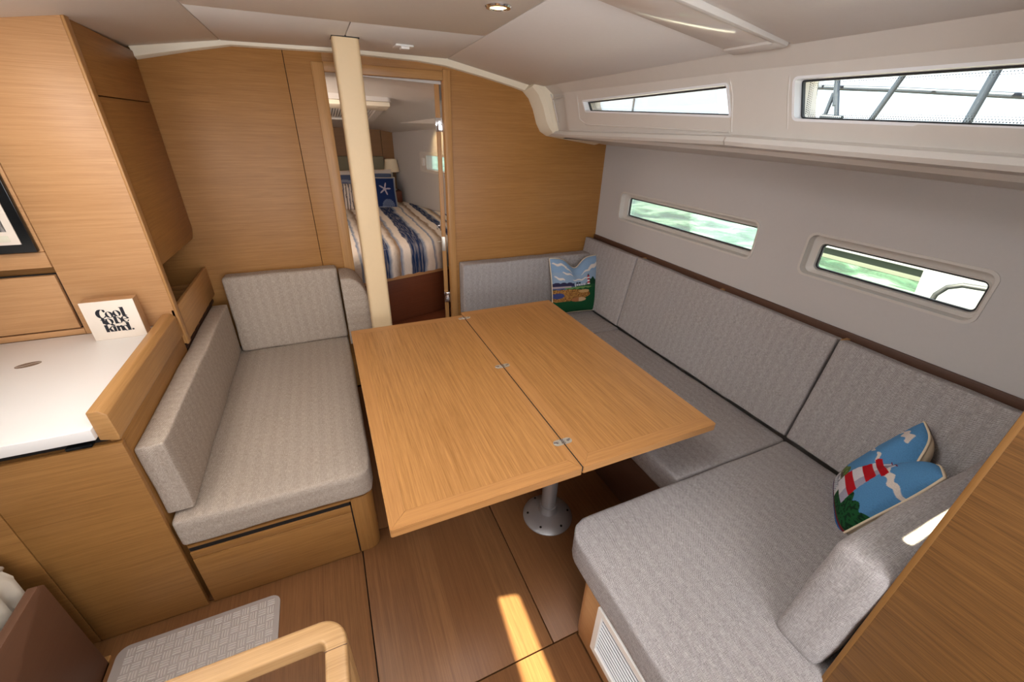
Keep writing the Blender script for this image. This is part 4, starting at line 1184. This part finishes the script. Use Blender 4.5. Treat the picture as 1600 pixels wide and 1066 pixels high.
# bed
bd = empty('bed', (.45, 4.3, FZ), 'forward cabin bed base with dark wooden front', 'bed')
yf = lambda x: 3.165+.29*x
def wedge(name, x0, x1, inset, z0, z1, mat, par, bev=.002):
    pts = [(x0, yf(x0)+inset), (x1, yf(x1)+inset), (x1, yf(x1)+inset+.03), (x0, yf(x0)+inset+.03)]
    return finish(name, bm_prism(pts, 'xy', z0, z1, bev), mat, par, 'x', autosmooth=.6)
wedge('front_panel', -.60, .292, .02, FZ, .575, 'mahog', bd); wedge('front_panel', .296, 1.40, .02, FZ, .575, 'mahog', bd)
wedge('front_rail', -.60, 1.45, 0, .578, .625, 'cab_wood', bd)
finish('platform', bm_prism([(-.6, yf(-.6)+.03), (1.42, yf(1.42)+.03), (wallx(5.6), 5.6), (-.4, 5.6)], 'xy', .55, .60), 'mahog', bd, 'x')
def quilt():
    t = bmesh.new(); uvl = t.loops.layers.uv.new('UVMap')
    prof = [(-.004, .605)] + [(-.012, .66), (-.018, .72), (-.012, .77), (.01, .81), (.045, .838), (.10, .852)] + [(.1+.09*i, .858) for i in range(1, 25)]
    nx = 44; rows = []; L = [0]
    for a, b in zip(prof, prof[1:]): L.append(L[-1]+hypot(a[0]-b[0], a[1]-b[1]))
    for j, (dy, z) in enumerate(prof):
        row = []
        for i in range(nx+1):
            x = -.55 + i/nx*2.1
            y = yf(x)+dy*(1-.0*x) if j < 7 else yf(x)*(1-(j-6)/24)+(5.58)*((j-6)/24)+.1*(1-(j-6)/24)
            lim = wallx(y)-.012
            xx = -.55 + i/nx*(lim+.55)
            if j < 7: y = yf(xx)+dy
            zz = z+.006*noise.noise(Vector((xx*9, y*9, 0)))+(.004*sin(xx*70) if j < 7 else .002*sin(xx*70))
            row.append((t.verts.new((xx, y+.006*noise.noise(Vector((xx*8, z*8, 2))), zz)), xx, L[j]))
        rows.append(row)
    for A, B in zip(rows, rows[1:]):
        for i in range(nx):
            f = t.faces.new((A[i][0], A[i+1][0], B[i+1][0], B[i][0]))
            for l, q in zip(f.loops, (A[i], A[i+1], B[i+1], B[i])): l[uvl].uv = (q[1], q[2])
    return t
tag(finish('bedspread', quilt(), 'quilt', None, smooth=True, keepuv=True), 'navy, white and tan striped quilt on the forward cabin bed', 'bedspread')
tag(finish('mattress', bm_prism([(-.5, yf(-.5)+.03), (1.38, yf(1.38)+.03), (wallx(5.5)-.03, 5.5), (-.35, 5.5)], 'xy', .605, .835, .02), 'white', None, 'x', autosmooth=.6), 'mattress hidden under the striped quilt', 'mattress')
# bed pillows
def pcol(base, f=None):
    return f
def sham(u, v):
    a = v + .02*noise.noise(Vector((u*6, v*6, 0)))
    if a > .86: return (228, 216, 206)
    if a > .70: return (92, 104, 134)
    if a > .62: return (150, 154, 170)
    if a > .42: return (104, 112, 150)
    return (146, 148, 168)
def navy(u, v): return (30, 44, 82)
def bars(u, v):
    k = (u*13 + .25*noise.noise(Vector((u*9, v*3, 1)))) % 1; j = int(u*13)
    if k < .30: return (112, 100, 96) if j % 2 else (84, 90, 116)
    if k < .42: return (160, 140, 124)
    return (232, 218, 206)
def star(u, v):
    if u < .06 or u > .94 or v < .05 or v > .95: return (150, 158, 176)
    x, y = u-.60, v-.60; r = hypot(x, y); a = atan2(y, x)+.25
    arm = .055+.16*max(0, cos(5*(a-pi/2)/1.0)*.5+.5)**3
    if r < arm: return (186, 176, 190)
    x, y = u-.68, v-.06; r = hypot(x, y)
    if r < .22: return (112, 124, 152) if int(r*60) % 2 or int((atan2(y, x))*7) % 2 else (48, 62, 100)
    return (28, 48, 96)
pillow('bed_pillow', 'navy pillow against the headboard, topmost behind the striped shams', .62, .40, .08, fr((.25, 5.50, 1.03), (1, 0, 0), (0, .16, .4)), navy, 0, n=20)
pillow('bed_pillow', 'blue and white banded sham left of the post on the cabin bed', .54, .40, .10, fr((.12, 5.34, 1.05), (1, 0, 0), (0, .2, .4)), sham, 0, n=60)
pillow('bed_pillow', 'grey banded sham behind the starfish pillow on the cabin bed', .40, .40, .10, fr((.605, 5.36, 1.06), (1, 0, 0), (0, .2, .4)), sham, 0, n=60)
pillow('bed_pillow', 'small pillow with vertical tan and blue stripes on the cabin bed', .40, .30, .12, fr((.22, 5.10, .985), (1, 0, -.05), (0, .2, .4)), bars, 0, n=90)
pillow('bed_pillow', 'navy pillow with a white starfish beside the post', .34, .36, .11, fr((.635, 5.18, 1.005), (1, .02, -.03), (0, .16, .4)), star, 0, n=100)
# bedside lamp
lm = empty('bedside_lamp', (.83, 5.58, 1.0), 'small lamp with cream tapered shade beside the bed', 'lamp')
lathe('lamp_shade', [(.092, 1.205), (.072, 1.345), (.070, 1.345), (.088, 1.207)], .83, 5.55, 'shade', lm, 24)
lathe('lamp_stem', [(.01, 1.0), (.01, 1.21)], .83, 5.55, 'steel', lm, 10)
lathe('lamp_base', [(.045, .99), (.045, 1.0), (.01, 1.01)], .83, 5.55, 'steel', lm, 16)
tag(box('bedside_shelf', .775, wallx(5.6)-.005, 5.42, 5.655, .86, .99, 'mahog', None, 'x', .002), 'dark wooden shelf under the bedside lamp', 'shelf')
light('cabin_wall_spot', 'SPOT', (1.02, 4.62, 1.64), (1.24, 4.55, 1.45), 3.0, (1.0, .72, .35), .02, spot=2.2, blend=.9)

# ------------------------------------------------------------------ outside
t = bmesh.new()
vs = [t.verts.new(p) for p in ((2.4, -25, .25), (60, -25, .25), (60, 40, .25), (2.4, 40, .25))]; t.faces.new(vs)
tag(finish('water', t, 'water', None, 'y'), 'pale green harbour water seen through the hull ports', 'water', kind='stuff')
# side deck rail hardware seen in the aft coachroof window
def outward(p, k):
    c = Vector((0, 0, 1.7)); return c + (Vector(p)-c)*k
def at_x(px, py, x):
    d = Vector([sum(R[r][i]*v for r, v in enumerate(((px-800)/631.8, (py-533)/631.8, 1.0))) for i in range(3)])
    return Vector((0, 0, 1.7)) + d*(x/d.x)
box('trim_3', 1.57, 2.42, -1.6, 3.4, 1.66, 1.715, 'deck', None, 'y', .004)['kind'] = 'structure'
def foot(p, dz=0.0): return Vector((p.x, p.y, 1.715))
tag(tube('deck_rail', [at_x(1352, 200, 2.2)+Vector((0, .02, -.06)), at_x(1352, 200, 2.2), at_x(1424, 100, 2.2), at_x(1450, 60, 2.2)], .011, 'rail_ext', None, 14), 'slanting steel rail tube outside the aft window, nearer the middle', 'rail', 'slanting rail tubes outside the aft coachroof window')
tag(tube('deck_rail', [at_x(1502, 205, 2.2)+Vector((0, .02, -.055)), at_x(1506, 200, 2.2), at_x(1568, 92, 2.2), at_x(1590, 50, 2.2)], .0135, 'rail_ext', None, 14), 'slanting steel rail tube outside the aft window, nearest the right edge', 'rail', 'slanting rail tubes outside the aft coachroof window')
rg = empty('rigging_screw', at_x(1306, 188, 2.3), 'steel shroud fitting seen through the aft coachroof window', 'rigging')
tube('body', [at_x(1305, 165, 2.3), at_x(1311, 100, 2.3)], .012, 'rail_ext', rg, 12)
tube('fork', [at_x(1303, 145, 2.3), at_x(1289, 180, 2.3)], .009, 'rail_ext', rg, 10)
tube('fork', [at_x(1308, 145, 2.3), at_x(1307, 184, 2.3)], .010, 'rail_ext', rg, 10)
tube('foot', [at_x(1283, 182, 2.3), at_x(1315, 185, 2.3)], .012, 'rail_ext', rg, 10)
for a, b, lb_ in ((1283, 1260, 'thin wire nearest the left end of the aft coachroof window'), (1281, 1270, 'second thin wire, beside the steel shroud fitting')):
    tag(tube('shroud', [at_x(b, 190, 2.3), at_x(a, 110, 2.3), at_x(a+6, 80, 2.3)], .0034, 'seal', None, 8), lb_, 'rigging', 'thin wires outside the aft window')
tag(tube('lifeline', [at_x(1235, 135, 2.35), at_x(1400, 140, 2.35), at_x(1640, 152, 2.35)], .011, 'rail_ext', None, 10), 'grey horizontal lifeline outside the aft coachroof window', 'lifeline')
tag(tube('stanchion', [foot(at_x(986, 190, 2.3)), at_x(986, 190, 2.3), at_x(994, 130, 2.3)], .008, 'hose', None, 10), 'thin grey stanchion seen through the forward coachroof window', 'stanchion')
# dock and neighbouring boat in the aft port
dk = empty('dock', (7.0, 3.0, .25), 'weathered floating dock edge with green growth beyond the aft port', 'dock')
box('deck_edge', 6.3, 8.5, -6, 3.6, .25, .62, 'dock', dk, 'y', .01)
box('algae_edge', 6.3, 8.6, -6, 3.5, .62, .66, 'algae', dk, 'y', .01)
box('rub_strip', 6.22, 6.3, -6, 3.6, .40, .52, 'boat_white', dk, 'y', .01)
nb = empty('neighbour_boat', (4.2, .6, .25), 'white neighbouring boat side seen through the aft port', 'boat')
p0 = at_x(1418, 425, 4.0)
t = bmesh.new(); rows = []
for y, w_ in ((p0.y, 0.0), (p0.y-.25, .18), (p0.y-.8, .28), (-4, .3)):
    rows.append([t.verts.new(p) for p in ((4.35-w_, y, .3), (4.2-w_, y, 1.02), (4.23-w_, y, 1.10), (5.6, y, 1.15), (5.6, y, .3))])
for A, B in zip(rows, rows[1:]):
    for j in range(5): t.faces.new((A[j], A[(j+1) % 5], B[(j+1) % 5], B[j]))
t.faces.new(rows[0]); t.faces.new(rows[-1])
finish('hull', t, 'boat_white', nb, 'y', autosmooth=.5)
tube('hose', [at_x(1452, 475, 3.6), at_x(1462, 460, 3.6), at_x(1480, 449, 3.6), at_x(1505, 446, 3.6), at_x(1560, 455, 3.6)], .016, 'hose', nb, 10)
